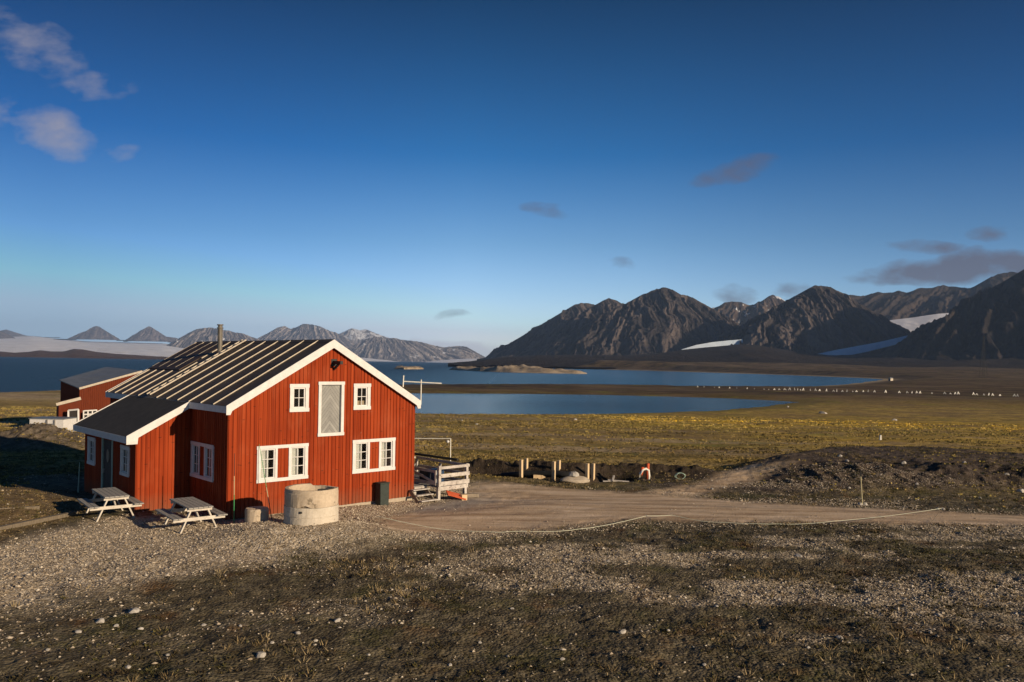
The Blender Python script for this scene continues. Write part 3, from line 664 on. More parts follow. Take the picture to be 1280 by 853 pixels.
def sash(root_win, place, a, b, z0, z1, cols, rows, bar=.022, rail=.045):
    mb = MB()
    frame_rect(mb, place, a, b, z0, z1, rail, -.035, .012)
    for c in range(1, cols):
        x = a+rail+(b-a-2*rail)*c/cols; pbox(mb, place, x-bar/2, x+bar/2, z0+rail, z1-rail, -.028, .006)
    for r in range(1, rows):
        z = z0+rail+(z1-z0-2*rail)*r/rows
        cs = [a+rail+(b-a-2*rail)*c/cols for c in range(cols+1)]
        for c in range(cols): pbox(mb, place, cs[c]+(bar/2 if c else 0), cs[c+1]-(bar/2 if c < cols-1 else 0), z-bar/2, z+bar/2, -.027, .005)
    mb.build('sash', M['white'], root_win)
    g = MB(); pbox(g, place, a+rail-.005, b-rail+.005, z0+rail-.005, z1-rail+.005, -.022, -.016); g.build('pane', M['glass'], root_win)
def window(root, place, a, b, z0, z1, cols, rows, cas=.12, label=None):
    mb = MB(); frame_rect(mb, place, a, b, z0, z1, cas, -.05, .05, .015)
    w = mb.build('window', M['white'], root)
    sash(w, place, a+cas, b-cas, z0+cas, z1-cas, cols, rows)
    return w
def double_window(root, place, a, b, z0, z1, curtain=True):
    """two three-row sashes either side of a red panel, in one white casing"""
    mb = MB(); c = .115; frame_rect(mb, place, a, b, z0, z1, c, -.05, .05, .015)
    n = b-a; p0, p1 = a+n*.392, a+n*.612; mw = .085
    for x in (p0-mw, p1): pbox(mb, place, x, x+mw, z0+c, z1-c, -.05, .048)
    w = mb.build('window', M['white'], root)
    pm = MB(); pbox(pm, place, p0, p1, z0+c, z1-c, -.05, .004)
    k = 3
    for i in range(k):
        q = (p1-p0)/k; pbox(pm, place, p0+q*i+.008, p0+q*(i+1)-.008, z0+c, z1-c, .004, .02)
    pm.build('panel', M['red'], w)
    for x0, x1 in ((a+c, p0-mw), (p1+mw, b-c)):
        sash(w, place, x0, x1, z0+c, z1-c, 2, 3)
        if curtain:
            cm = MB(); ww = x1-x0; N = 14
            vs = []; fs = []
            for i in range(N+1):
                u = x0+.02+ww*.60*i/N
                for z in (z0+c, z1-c): vs.append(place(u, -.085+.018*math.sin(i*1.9), z))
            for i in range(N): fs.append((2*i, 2*i+1, 2*i+3, 2*i+2))
            cm.add(vs, fs)
            cm.build('curtain', M['curtain'], w, True)
    return w
def build_house():
    root = empty('red_house', A0, YAW)
    tag(root, 'red wooden house with white trimmed gable and dark ribbed roof', 'house')
    front = lambda u, o, z: (u, -o, z)
    left = lambda u, o, z: (-o, u, z)
    right = lambda u, o, z: (W+o, u, z)
    rear = lambda u, o, z: (u, L-.17+o, z)
    ext = lambda u, o, z: (-1.84-o, u, z)
    extf = lambda u, o, z: (u, 3.07-o, z)
    extb = lambda u, o, z: (u, 8.75+o, z)
    wl, wr, dr = (1.0, 2.917), (4.7725, 6.6855), (3.3033, 4.3601)
    z1, z2 = 2.426, 1.176
    dt, db = 4.607, 2.635
    st, sb = 4.529, 3.550
    s1, s2 = (2.1787, 2.9124), (4.7756, 5.5085)
    e = .05
    fop = [(a+e, b-e, lo+e, hi-e) for (a, b), lo, hi in ((wl, z2, z1), (wr, z2, z1), (dr, db, dt), (s1, sb, st), (s2, sb, st))]
    mb = MB(); top = lambda u: roofz(u)-TH-.005
    clad_wall(mb, 0, W, top, fop, front)
    lop = [(1.07+e, 2.92-e, z2+e, z1-e)]
    ztl = roofz(0)-TH-.02
    clad_wall(mb, .0, L-.17, lambda u: ztl, lop, left)
    clad_wall(mb, .0, L-.17, lambda u: ztl, [], right)
    clad_wall(mb, 0, W, top, [], rear)
    mb.add([(.05, .05, .2), (W-.05, .05, .2), (W-.05, L-.25, .2), (.05, L-.25, .2)], [(0, 1, 2, 3)])
    # inner floors and a partition keep the rooms dark
    mb.box(.06, W-.06, .06, L-.3, 2.50, 2.56)
    mb.box(.06, W-.06, 3.2, 3.26, .25, 2.49)
    mb.box(.06, W-.06, 2.0, 2.06, 2.57, 3.6)
    # annex
    etop = lambda u: 2.69+(u+2.22)*.545-.11
    clad_wall(mb, -1.84, -.03, etop, [], extf); clad_wall(mb, -1.84, -.03, etop, [], extb)
    eop = [(8.3-.86+e, 8.3-e, 1.2+e, 2.26-e), (5.48, 6.52, .16, 2.3), (3.7+e, 4.54-e, 1.2+e, 2.26-e)]
    clad_wall(mb, 3.07, 8.75, lambda u: 2.81, eop, ext)
    mb.build('wall', M['red'], root)
    pl = MB(); pl.box(.03, W-.03, .03, L-.22, -.5, .055); pl.box(-1.80, .0, 3.11, 8.70, -.5, .055); pl.build('plinth', M['plinth'], root)
    # main roof, two slopes with standing ribs
    mb = MB()
    yb = L
    mb.prism([(-OV, ZE), (W/2, ZR), (W+OV, ZE), (W+OV, ZE-TH), (W/2, ZR-TH), (-OV, ZE-TH)], 1, YF+.02, yb)
    mb.prism([(W/2-.16, ZR-.16*SL+.012), (W/2, ZR+.03), (W/2+.16, ZR-.16*SL+.012), (W/2, ZR-.02)], 1, YF+.02, yb)
    roof = mb.build('roof', M['roofmetal'], root)
    rb = MB()
    cs = Vector((1, 0, SL)).normalized(); nrm = Vector((-SL, 0, 1)).normalized()
    def on(x, y, h=0): return Vector((x, y, roofz(x)))+nrm*h
    ys = [.85, 1.88, 2.9, 3.92, 4.97, 5.98, 7.95, 8.92, 9.85, 10.75, 11.6]
    for y in ys:
        if y < 7.5: rng = [(-OV-.01, W/2-.05)]
        else: rng = [(-OV-.01, 1.55), (1.78, W/2-.05)] if y > 8.5 else [(-OV-.01, 2.2), (2.5, W/2-.05)]
        for i, (x0, x1) in enumerate(rng):
            oy = .28*i
            rb.bar(on(x0, y+oy, .02), on(x1, y+oy, .02), .027, .036, nrm)
    for y in (.85, 2.9, 4.97, 7, 8.9, 10.75):
        n2 = Vector((SL, 0, 1)).normalized()
        rb.bar(Vector((W+OV, y, ZE))+n2*.03, Vector((W/2+.05, y, roofz(W/2+.05)))+n2*.03, .055, .06, n2)
    rb.build('roof_rib', M['batten'], roof)
    # the upper sheets of the far half lap over the lower ones
    lp = MB(); 
    vs = [on(x, y, h) for y in (8.4, yb-.02) for x, h in ((1.62, .004), (1.62, .03), (W/2-.17, .03), (W/2-.17, .004))]
    lp.add(vs, [(0, 1, 2, 3), (4, 7, 6, 5), (0, 4, 5, 1), (1, 5, 6, 2), (2, 6, 7, 3), (3, 7, 4, 0)])
    lp.build('roof_sheet', simple('rusty_roof_sheet', (.030, .022, .017), (.095, .058, .030), 1.8, rough=.6), roof)
    # roof ladder
    ld = MB(); y0, y1 = 6.72, 7.06
    for y in (y0, y1): ld.bar(on(-.1, y, .09), on(W/2-.02, y, .09), .055, .05, nrm)
    x = .1
    while x < W/2-.1:
        ld.bar(on(x, y0+.02, .10), on(x, y1-.02, .10), .05, .03, nrm); x += .30
    ld.build('roof_ladder', M['batten'], root)
    # flue pipe
    ch = MB(); cx, cy, cz = 2.96, 7.05+.45, 5.62
    ch.tube([(cx, cy, cz-.25), (cx, cy, cz+1.02)], .10, 16)
    ch.tube([(cx, cy, cz+1.02), (cx, cy, cz+1.07)], .13, 16); ch.tube([(cx, cy, cz+1.07), (cx, cy, cz+1.15)], .09, 16); ch.tube([(cx, cy, cz+1.15), (cx, cy, cz+1.20)], .13, 16)
    c = ch.build('chimney', simple('sooty_flue_steel', (.10, .09, .075), (.17, .155, .13), 6, rough=.55, metal=.2), root)
    fl = MB(); fl.lathe([(.12, .02), (.26, -.20), (.26, -.23), (.12, -.02)], (cx, cy, cz), 20); fl.build('flashing', simple('rusty_flashing', (.10, .04, .02), (.16, .07, .035), 6), c)
    # white barge boards and fascias
    for sgn in (-1, 1):
        b = MB()
        xo = -OV-.02 if sgn < 0 else W+OV+.02
        xin = xo+.30 if sgn < 0 else xo-.30
        d = .285; t = .02
        pts = [(xo, roofz(xo)+t), (W/2, ZR+t), (W/2, ZR-d), (xin, roofz(xin)-d+.02), (xin+sgn*.10, roofz(xin)-d-.04), (xin+sgn*.16, ZE-d-.01), (xo, ZE-d-.01)]
        b.prism(pts, 1, YF-.012, YF+.02); b.build('barge_board', M['white'], root)
        b = MB(); b.prism([(xo, roofz(xo)+t), (W/2, ZR+t), (W/2, ZR-.2), (xo, ZE-.2)], 1, yb, yb+.03); b.build('barge_board', M['white'], root)
        b = MB()
        if sgn < 0: b.box(-OV-.025, -OV, YF+.02, yb, ZE-.235, ZE-.015)
        else: b.box(W+OV, W+OV+.025, YF+.02, yb, ZE-.235, ZE-.015)
        b.build('fascia', M['white'], root)
    so = MB()
    so.box(-OV, -.03, YF+.02, yb, ZE-.2, ZE-.18); so.build('soffit', M['red'], root)
    # annex roof
    mb = MB(); ax0, az0, ax1, az1 = -2.22, 2.69, -OV-.03, 2.69+(2.22-OV-.03)*.545
    mb.prism([(ax0, az0), (ax1, az1), (ax1, az1-.09), (ax0, az0-.09)], 1, 2.89, 8.91); mb.build('annex_roof', M['felt'], root)
    b = MB(); b.prism([(ax0-.02, az0+.02), (ax1+.02, az1+.03), (ax1+.02, az1-.22), (ax0+.36, az0+.36*.545-.25), (ax0+.34, az0-.27), (ax0-.02, az0-.27)], 1, 2.86, 2.89); b.build('barge_board', M['white'], root)
    b = MB(); b.prism([(ax0-.02, az0+.025), (ax1, az1+.03), (ax1, az1-.18), (ax0-.02, az0-.2)], 1, 8.91, 8.94); b.build('barge_board', M['white'], root)
    b = MB(); b.box(ax0-.025, ax0, 2.89, 8.91, az0-.235, az0-.012); b.build('fascia', M['white'], root)
    # openings
    double_window(root, front, *wl, z2, z1); double_window(root, front, *wr, z2, z1); double_window(root, left, 1.07, 2.92, z2, z1, True)
    window(root, front, *s1, sb, st, 2, 2, .13)
    w = window(root, front, *s2, sb, st, 2, 2, .13)
    bl = MB(); pbox(bl, front, s2[0]+.14, s2[1]-.14, sb+.13, sb+.33, -.12, -.10); bl.build('blind', M['beige'], w)
    window(root, ext, 8.3-.86, 8.3, 1.2, 2.26, 2, 3, .11); window(root, ext, 3.7, 4.54, 1.2, 2.26, 2, 3, .11)
    # loft hatch
    mb = MB(); frame_rect(mb, front, dr[0], dr[1], db, dt, .115, -.05, .05, .018); hf = mb.build('loft_door', M['white'], root)
    mb = MB(); pbox(mb, front, dr[0]+.11, dr[1]-.11, db+.11, dt-.11, -.085, -.055); mb.build('door_leaf', M['hatch'], hf)
    mb = MB(); mb.box(3.86, 3.97, -.55, -.0, 5.24, 5.36); mb.box(3.80, 4.03, -.035, -.022, 5.17, 5.43); mb.bar((3.915, -.03, 5.05), (3.915, -.36, 5.25), .06, .07); mb.build('hoist_beam', M['black'], root)
    # annex door with pale green posts
    mb = MB(); pbox(mb, ext, 5.48, 6.52, .16, 2.3, -.05, -.02)
    for i in range(7): pbox(mb, ext, 5.50+i*.145, 5.50+i*.145+.125, .17, 2.29, -.02, -.006)
    d = mb.build('door', M['doorwood'], root)
    mb = MB(); pbox(mb, ext, 5.40, 5.48, .06, 2.42, -.02, .05); pbox(mb, ext, 6.52, 6.60, .06, 2.42, -.02, .05); mb.build('door_frame', M['palegreen'], d)
    mb = MB(); n = 20; c0 = (6.0, 1.72)
    mb.add([ext(c0[0]+.15*math.cos(2*math.pi*k/n), .0, c0[1]+.24*math.sin(2*math.pi*k/n)) for k in range(n)]+[ext(c0[0]+.15*math.cos(2*math.pi*k/n), .02, c0[1]+.24*math.sin(2*math.pi*k/n)) for k in range(n)],
           [tuple(range(n)), tuple(range(2*n-1, n-1, -1))]+[(i, (i+1) % n, (i+1) % n+n, i+n) for i in range(n)]); mb.build('door_sign', M['driftwood'], d)
    mb = MB(); pbox(mb, ext, 6.40, 6.46, 1.05, 1.2, -.006, .05); mb.build('handle', M['steel'], d)
    # aerial at the right-hand eave
    mb = MB(); P = Vector((W+OV+.06, YF+.05, ZE-.15))
    mast_top = hc(atd(519.5, 474.5, float(HW(*P)[1]))); mb.tube([P, (P.x, P.y, mast_top[2])], .022, 6)
    y0 = float(HW(*P)[1])
    a = Vector(hc(atd(504, 477, y0))); b = Vector(hc(atd(552, 479.5, y0))); mb.tube([a, b], .026, 6)
    c = Vector(hc(atd(504.5, 469.5, y0))); d_ = Vector(hc(atd(503.7, 484, y0))); mb.tube([c, d_], .026, 6)
    for i in range(1, 7):
        q = a.lerp(b, i/7); mb.bar(q+Vector((-.1, -.1, 0)), q+Vector((.1, .1, 0)), .008, .008)
    mb.build('antenna', M['whitepost'], root)
    return root

# ------------------------------------------------------------------ things by the house
def picnic_table():
    root = empty('picnic_table')
    Lh = 1.0
    mb = MB()
    for i in range(5):
        y = -.36+i*.148; mb.box(-Lh, Lh, y, y+.138, .715, .755)
    mb.build('table_top', M['greywood_t'], root, bevel=.004)
    for s in (-1, 1):
        mb = MB()
        for k in (0, 1):
            y = s*.66+(k*.15-.145); mb.box(-Lh, Lh, y, y+.138, .425, .462)
        mb.build('bench', M['greywood_t'], root, bevel=.004)
    for s in (-1, 1):
        x = s*.80
        mb = MB()
        for t in (-1, 1): mb.bar((x, t*.57, -.06), (x, t*.23, .70), .042, .105, (1, 0, 0))
        mb.bar((x+s*.043, -.77, .385), (x+s*.043, .77, .385), .042, .10)
        mb.bar((x+s*.043, -.37, .668), (x+s*.043, .37, .668), .042, .09)
        mb.build('leg', M['table'], root)
    mb = MB()
    for s in (-1, 1):
        mb = MB(); mb.bar((s*.78, 0, .38), (s*.25, 0, .70), .042, .08); mb.build('brace', M['table'], root)
    return root
M['greywood_t'] = simple('table_board', (.22, .21, .19), (.36, .345, .32), 5, (1, 10, 1), rough=.8)
def build_tables():
    t1 = picnic_table()
    def put(o, x, y, deg):
        a = math.radians(deg); c = (x+math.cos(a)*1.0, y+math.sin(a)*1.0)
        o.location = (c[0], c[1], ground_z(*c)+.03); o.rotation_euler = (0, 0, a)
    put(t1, -9.36, 23.9, 129)
    tag(t1, 'grey weathered picnic table in front of the house side wall', 'picnic table', 'picnic tables')
    t2 = copy_tree(t1)
    put(t2, -12.66, 25.4, 129)
    tag(t2, 'grey weathered picnic table outside the annex door', 'picnic table', 'picnic tables')
def build_rings():
    c = at(389, 651.5, .44); gz = ground_z(c[0], c[1])
    r = .815
    z0 = gz-.06
    root = empty('concrete_ring', (c[0], c[1], z0))
    tag(root, 'lower pale concrete well ring standing on the gravel', 'concrete ring', 'stacked concrete rings')
    mb = MB(); mb.lathe([(r, 0), (r, .25), (r-.012, .255), (r-.012, .265), (r, .27), (r, .55), (r-.12, .55), (r-.12, 0)], n=64, jit=.004)
    mb.build('ring_body', M['concrete2'], root, False)
    mb = MB(); a = math.radians(-98); mb.lathe([(.0, -.03), (.05, -.03), (.05, .03), (.0, .03)], n=12)
    h = mb.build('lifting_hole', M['black'], root); h.location = (math.cos(a)*(r-.02), math.sin(a)*(r-.02), .43)
    root2 = empty('concrete_ring', (c[0], c[1], z0+.555))
    tag(root2, 'upper tan concrete well ring resting on the paler one', 'concrete ring', 'stacked concrete rings')
    mb = MB(); n = 64; prof = [(r-.015, .0), (r-.01, .40), (r-.022, .41), (r-.022, .49), (r-.028, .51), (r-.13, .51), (r-.13, 0)]
    mb.lathe(prof, n=n, jit=.004)
    m = len(prof)
    for k in range(n):                                 # chipped lower edge towards the camera
        a = 2*math.pi*k/n; dd = (a-math.radians(270)+math.pi) % (2*math.pi)-math.pi
        if abs(dd) < .22:
            for i in (0,):
                x, y, z = mb.v[k*m+i]; mb.v[k*m+i] = (x*.985, y*.985, z+.07*math.cos(dd/.22*math.pi/2))
    for k in range(n):                                 # broken bit of rim
        a = 2*math.pi*k/n; dd = (a-math.radians(60)+math.pi) % (2*math.pi)-math.pi
        if abs(dd) < .8:
            for i in (3, 4, 5): x, y, z = mb.v[k*m+i]; mb.v[k*m+i] = (x, y, z-.05-.02*random.random())
    mb.build('ring_body', M['concrete'], root2)
    st = MB(); zz = .53
    pts = [(math.cos(math.radians(a))*(r-.09), math.sin(math.radians(a))*(r-.09), zz+.012*math.sin(a*.2)) for a in range(-62, -8, 6)]
    st.tube(pts, .026, 6)
    o = st.build('rubber_strip', M['black']); o.location = (c[0], c[1], z0+.555); tag(o, 'short black rubber strip lying on the rim of the upper concrete ring', 'rubber strip')
    # broken pipe end beside it
    p = at(321, 651, .33); g = ground_z(p[0], p[1])
    mb = MB(); R = .36; n = 40
    mb.lathe([(R, 0), (R, .42), (R-.03, .46), (0.02, .47), (0.02, 0)], n=n, jit=.006)
    o = mb.build('concrete_stump', M['concrete'])
    o.location = (p[0], p[1], g-.04); tag(o, 'low round concrete stump in the shadow of the concrete rings', 'concrete stump')
def pole(name, base, top_px, label, mats, cut, r=.016, group=None, wall_y=None):
    g = ground_z(base[0], base[1]); b = Vector((base[0], base[1], g-.15))
    t = Vector(atd(top_px[0], top_px[1], base[1]))
    if wall_y is not None:                             # rests against the gable wall
        d = ray(*top_px); k = (wall_y-(CAM-A0)@EY)/(d@EY); t = Vector(CAM+d*k)
    root = empty(name, (base[0], base[1], g)); o0 = Vector(root.location)
    ks = [0]+list(cut)+[1]; nm = ('lower_section', 'middle_section', 'tip')
    for i in range(len(ks)-1):
        mb = MB(); mb.tube([b.lerp(t, ks[i])-o0, b.lerp(t, ks[i+1])-o0], [r*(1-.5*ks[i]), r*(1-.5*ks[i+1])], 7)
        mb.build(nm[i] if len(ks) > 2 else 'shaft', mats[i], root)
    tag(root, label, 'marker pole', group); return root
def build_small():
    pole('marker_pole', at(292.5, 655.5, .1), (293, 567), 'thin marker pole with green foot beside the house corner', [M['green'], M['bamboo'], M['black']], (.45, .70), .018)
    pole('marker_pole', at(341, 646, .15), (324, 555.5), 'thin marker pole leaning across the lower left front window', [M['black'], M['bamboo'], M['green']], (.26, .46), .016, None, -.085)
    pole('marker_pole', at(97.5, 617, .05), (99.5, 578), 'pale green marker pole standing at the far end of the annex', [M['palegreen']], (), .028)
    # bin against the wall
    P = hc(at(477.5, 629.5, -.02)); g = -.1
    root = empty('waste_bin', HW(P[0], min(P[1], -.28), g), YAW)
    tag(root, 'dark green upright bin against the red gable wall', 'bin')
    mb = MB(); mb.prism([(-.19, -.05), (.19, -.05), (.205, .84), (-.205, .84)], 1, -.17, .17); mb.build('bin_body', M['binrock'], root, bevel=.012)
    mb = MB(); mb.box(-.225, .225, -.2, .19, .84, .885); mb.build('lid', M['binrock'], root, bevel=.01)
    # timber edging in the grass on the left
    for (a, b, w_, lb) in (((-40, 677), (95, 644), .16, 'long grey timber edging the grass bank, nearest the gravel'), ((-30, 652), (48, 640), .12, 'short grey timber half buried higher in the grass bank')):
        p = at(*a, .08); q = at(*b, .08); mb = MB()
        p[2] = ground_z(p[0], p[1])+.05; q[2] = ground_z(q[0], q[1])+.05
        m_ = (p+q)/2
        mb.bar(p-m_, q-m_, w_, .12); o = mb.build('timber_edging', M['edging']); o.location = tuple(m_); tag(o, lb, 'timber', 'timbers in the grass bank')
    # roadside marker
    p = at(1078, 630.5, -.05); g = ground_z(p[0], p[1]); root = empty('road_marker', (p[0], p[1], g)); tag(root, 'slim roadside marker post with dark tip in a stone foot', 'marker post')
    t = Vector(atd(1075.5, 589, p[1]))-Vector(root.location)
    mb = MB(); mb.tube([(0, 0, 0), t*.84], .024, 8); mb.build('post', M['bamboo'], root)
    mb = MB(); mb.tube([t*.84, t], .028, 8); mb.build('tip', M['black'], root)
    mb = MB()
    for s in (-1, 1): mb.lathe([(.03, .0), (.10, .0), (.11, .06), (.07, .12), (.02, .13)], (s*.10, .02*s, -.02), 9, .012)
    mb.build('stone_foot', M['stone'], root)
    # rope along the roadside
    stakes = []
    def stake(base, top, lab):
        p = at(*base, 0.0); g = ground_z(p[0], p[1]); t = Vector(atd(top[0], top[1], p[1]))
        r_ = empty('rope_stake', (p[0], p[1], g)); tag(r_, lab, 'stake', 'stakes carrying the roadside rope')
        mb = MB(); mb.tube([(0, 0, -.1), t-Vector((p[0], p[1], g))], .010, 6); mb.build('rod', M['driftwood'], r_)
        mb = MB(); tt = t-Vector((p[0], p[1], g)); mb.tube([tt+Vector((0, 0, -.01)), tt+Vector((0, 0, .025))], .022, 7); mb.build('eye', M['steel'], r_)
        return t
    s1 = stake((472, 664), (474, 646), 'thin stake holding the rope end near the dark bin')
    s2 = stake((808, 655.5), (808, 645), 'short stake holding up the rope where the road begins to narrow')
    s3 = stake((1162, 655), (1177.5, 635.5), 'slanted stake at the far end of the roadside rope')
    def gp(px, py, h=.02):
        q = at(px, py, 0); q[2] = ground_z(q[0], q[1])+h; return Vector(q)
    keys = [s1, Vector(atd(550, 661.5, 24.6)), gp(622, 671.5, .03), gp(700, 669, .03), gp(745, 663, .06), s2, gp(840, 651, .16), gp(880, 655, .03), gp(950, 659.5, .03), gp(1000, 659.8, .04), gp(1040, 659.5, .10), s3]
    pts = []
    for a, b in zip(keys[:-1], keys[1:]):
        for i in range(10):
            q = a.lerp(b, i/10); q.z = max(q.z-.04*(b-a).length*(i/10)*(1-i/10), ground_z(q.x, q.y)+.025); pts.append(q)
    pts.append(keys[-1])
    mb = MB(); mb.tube(pts, .0085, 6); tag(mb.build('rope', M['rope'], None, True), 'pale green rope strung low along the near edge of the road', 'rope')
    # posts by the trench, three pairs
    spec = [(651.3, 598.5, 574.8, 3.9), (657.8, 588.5, 573, 3.9), (691.8, 599.5, 577, 3.7), (698.3, 592, 575.5, 3.7), (733.8, 605, 579.5, 3.6), (741.2, 595, 579.5, 3.6)]
    names = ['front post of the pair by the white platform', 'rear post of the pair by the white platform', 'front post of the middle pair by the trench', 'rear post of the middle pair by the trench',
             'front post of the pair beside the concrete block', 'rear post of the pair beside the concrete block']
    first = None
    for (x, yb, yt, w), nm in zip(spec, names):
        p = at(x, yb, -.25); g = ground_z(p[0], p[1]); h = atd(x, yt, p[1])[2]
        if first is None:
            mb = MB(); mb.box(-.075, .075, -.075, .075, -.6, 1.0); first = o = mb.build('wooden_post', M['palewood'], bevel=.008)
        else: o = first.copy(); COL.objects.link(o)
        o.location = (p[0], p[1], h-1.0); o.rotation_euler = (random.uniform(-.015, .015), random.uniform(-.015, .015), YAW+.2)
        tag(o, 'squared pale timber '+nm, 'post', 'timber posts beside the road')
    # black pipes in the trench
    for k, (pp, lb) in enumerate((([(627, 591), (660, 592.5), (700, 596), (722, 598)], 'black pipe lying in the trench behind the left posts'), ([(742, 600), (762, 600.5), (784, 600)], 'short black pipe lying right of the concrete block'))):
        pts = [];
        for x, y in pp:
            q = at(x, y, -.35); q[2] = ground_z(q[0], q[1])+.12; pts.append(q)
        c = np.mean(pts, 0); mb = MB(); mb.tube([q-c for q in pts], .15, 10); o = mb.build('drain_pipe', M['black'], None, True); o.location = tuple(c); tag(o, lb, 'pipe', 'black pipes in the trench')
    # low timber between posts, concrete block
    q = at(671.5, 590.5, -.2); mb = MB(); mb.box(-.2, .2, -.1, .1, -.1, .12); mb.box(.21, .42, -.1, .1, -.1, .115); o = mb.build('timber_block', M['palewood'], bevel=.01); o.location = (q[0], q[1], ground_z(q[0], q[1])+.15); tag(o, 'short pale timber offcut lying behind the left post pair', 'timber')
    q = at(719, 604, -.15); g = ground_z(q[0], q[1]); root = empty('concrete_block', (q[0], q[1], g), .25); tag(root, 'rough broken concrete block on the road edge beside the posts', 'concrete block')
    bm = rock(205, .74, .38, .22, 3); me = bpy.data.meshes.new('block'); bm.to_mesh(me); bm.free(); me.materials.append(M['plinth']); b = bpy.data.objects.new('block', me); COL.objects.link(b); b.parent = root; b.location = (0, 0, .10)
    mb = MB(); mb.lathe([(.02, .16), (.16, .12), (.24, .03), (.25, -.05), (.02, -.05)], (-.05, .05, .36), 9, .02); mb.build('rubble', M['stone'], root)
    # orange and white barriers further right
    def arch(px, py, w_px, h_px, mat, label, lean=0.0, name='safety_barrier'):
        q = at(px, py, -.2); s = q[1]/F; g = ground_z(q[0], q[1]); w_, h_ = w_px*s, h_px*s
        mb = MB(); pts = [(-w_/2, 0, -.05), (-w_/2*.95, 0, h_*.55), (-w_/2*.6, lean*.6, h_*.9), (0, lean, h_), (w_/2*.6, lean*.6, h_*.9), (w_/2*.95, 0, h_*.55), (w_/2, 0, -.05)]
        mb.tube(pts, .045, 8); return q, g, mb
    q = at(806.5, 599.5, -.2); g = ground_z(q[0], q[1]); s = q[1]/F
    root = empty('hoop_barrier', (q[0], q[1], g), .15); tag(root, 'orange and white hoop barrier on the dirt beyond the road', 'barrier')
    mb = MB(); pts = [(-8*s, 0, -.05), (-6.5*s, 0, 7*s), (-3*s, 0, 12*s), (1*s, 0, 13*s), (4.2*s, 0, 11*s), (5*s, 0, 4*s), (4.5*s, 0, -.05)]
    mb.tube(pts, .06, 8); mb.build('hoop', M['whitepost'], root, True)
    for (x0, z0_, x1, z1_, nm) in ((3.2, -1, 3.5, 19.5, 'upright'), (-5.5, 5, -3, 15, 'upright')):
        mb = MB(); mb.tube([(x0*s, .04, z0_*s), (x1*s, .04, z1_*s)], .085, 8); mb.build(nm, M['orange'], root, True)
    q = at(850.5, 600.5, -.2); g = ground_z(q[0], q[1]); mb = MB()
    for k in range(3):
        mb.tube([(.22*math.cos(a)*(1+.1*k), .05*k-.03*math.sin(a*3), .17+.15*math.sin(a)) for a in np.linspace(0, 6.2, 22)], .016, 6)
    o = mb.build('hose_coil', M['palegreen'], None, True); o.location = (q[0], q[1], g); tag(o, 'pale green coil of hose at the foot of the dirt bank', 'hose')
    q = at(768, 603, -.2); mb = MB(); mb.bar((-.55, 0, .05), (.4, .1, .06), .12, .04); mb.bar((-.3, .1, .1), (.7, .0, .05), .12, .04); mb.bar((-.1, -.05, .06), (.0, .2, .30), .08, .04)
    o = mb.build('plank_pile', M['oldwood']); o.location = (q[0], q[1], ground_z(q[0], q[1])); tag(o, 'few pale scrap planks dropped beside the trench', 'planks')
    # pipe rail with a lamp on its post
    q = at(563, 578, -.25); g = ground_z(q[0], q[1]); root = empty('pipe_rail', (q[0], q[1], g)); tag(root, 'thin white pipe goal frame behind the house corner with small lamp', 'pipe frame')
    o0 = Vector(root.location); t = Vector(atd(563.3, 548.5, q[1]))-o0; e_ = Vector(atd(497, 548.2, q[1]+.6))-o0; e2 = e_.copy(); e2.z = -.1
    mb = MB(); mb.tube([(0, 0, -.1), t], .028, 7); mb.build('upright', M['whitepost'], root)
    mb = MB(); mb.tube([e2, e_], .028, 7); mb.build('upright', M['whitepost'], root)
    mb = MB(); mb.tube([t, e_], .026, 7); mb.build('crossbar', M['whitepost'], root)
    lt = Vector(atd(559.7, 552, q[1]))-o0; mb = MB(); mb.lathe([(.01, .07), (.07, .05), (.09, -.03), (.05, -.08), (.01, -.09)], tuple(lt), 12); mb.tube([lt, (0, 0, lt.z)], .012, 5); mb.build('lamp', M['white'], root, True)

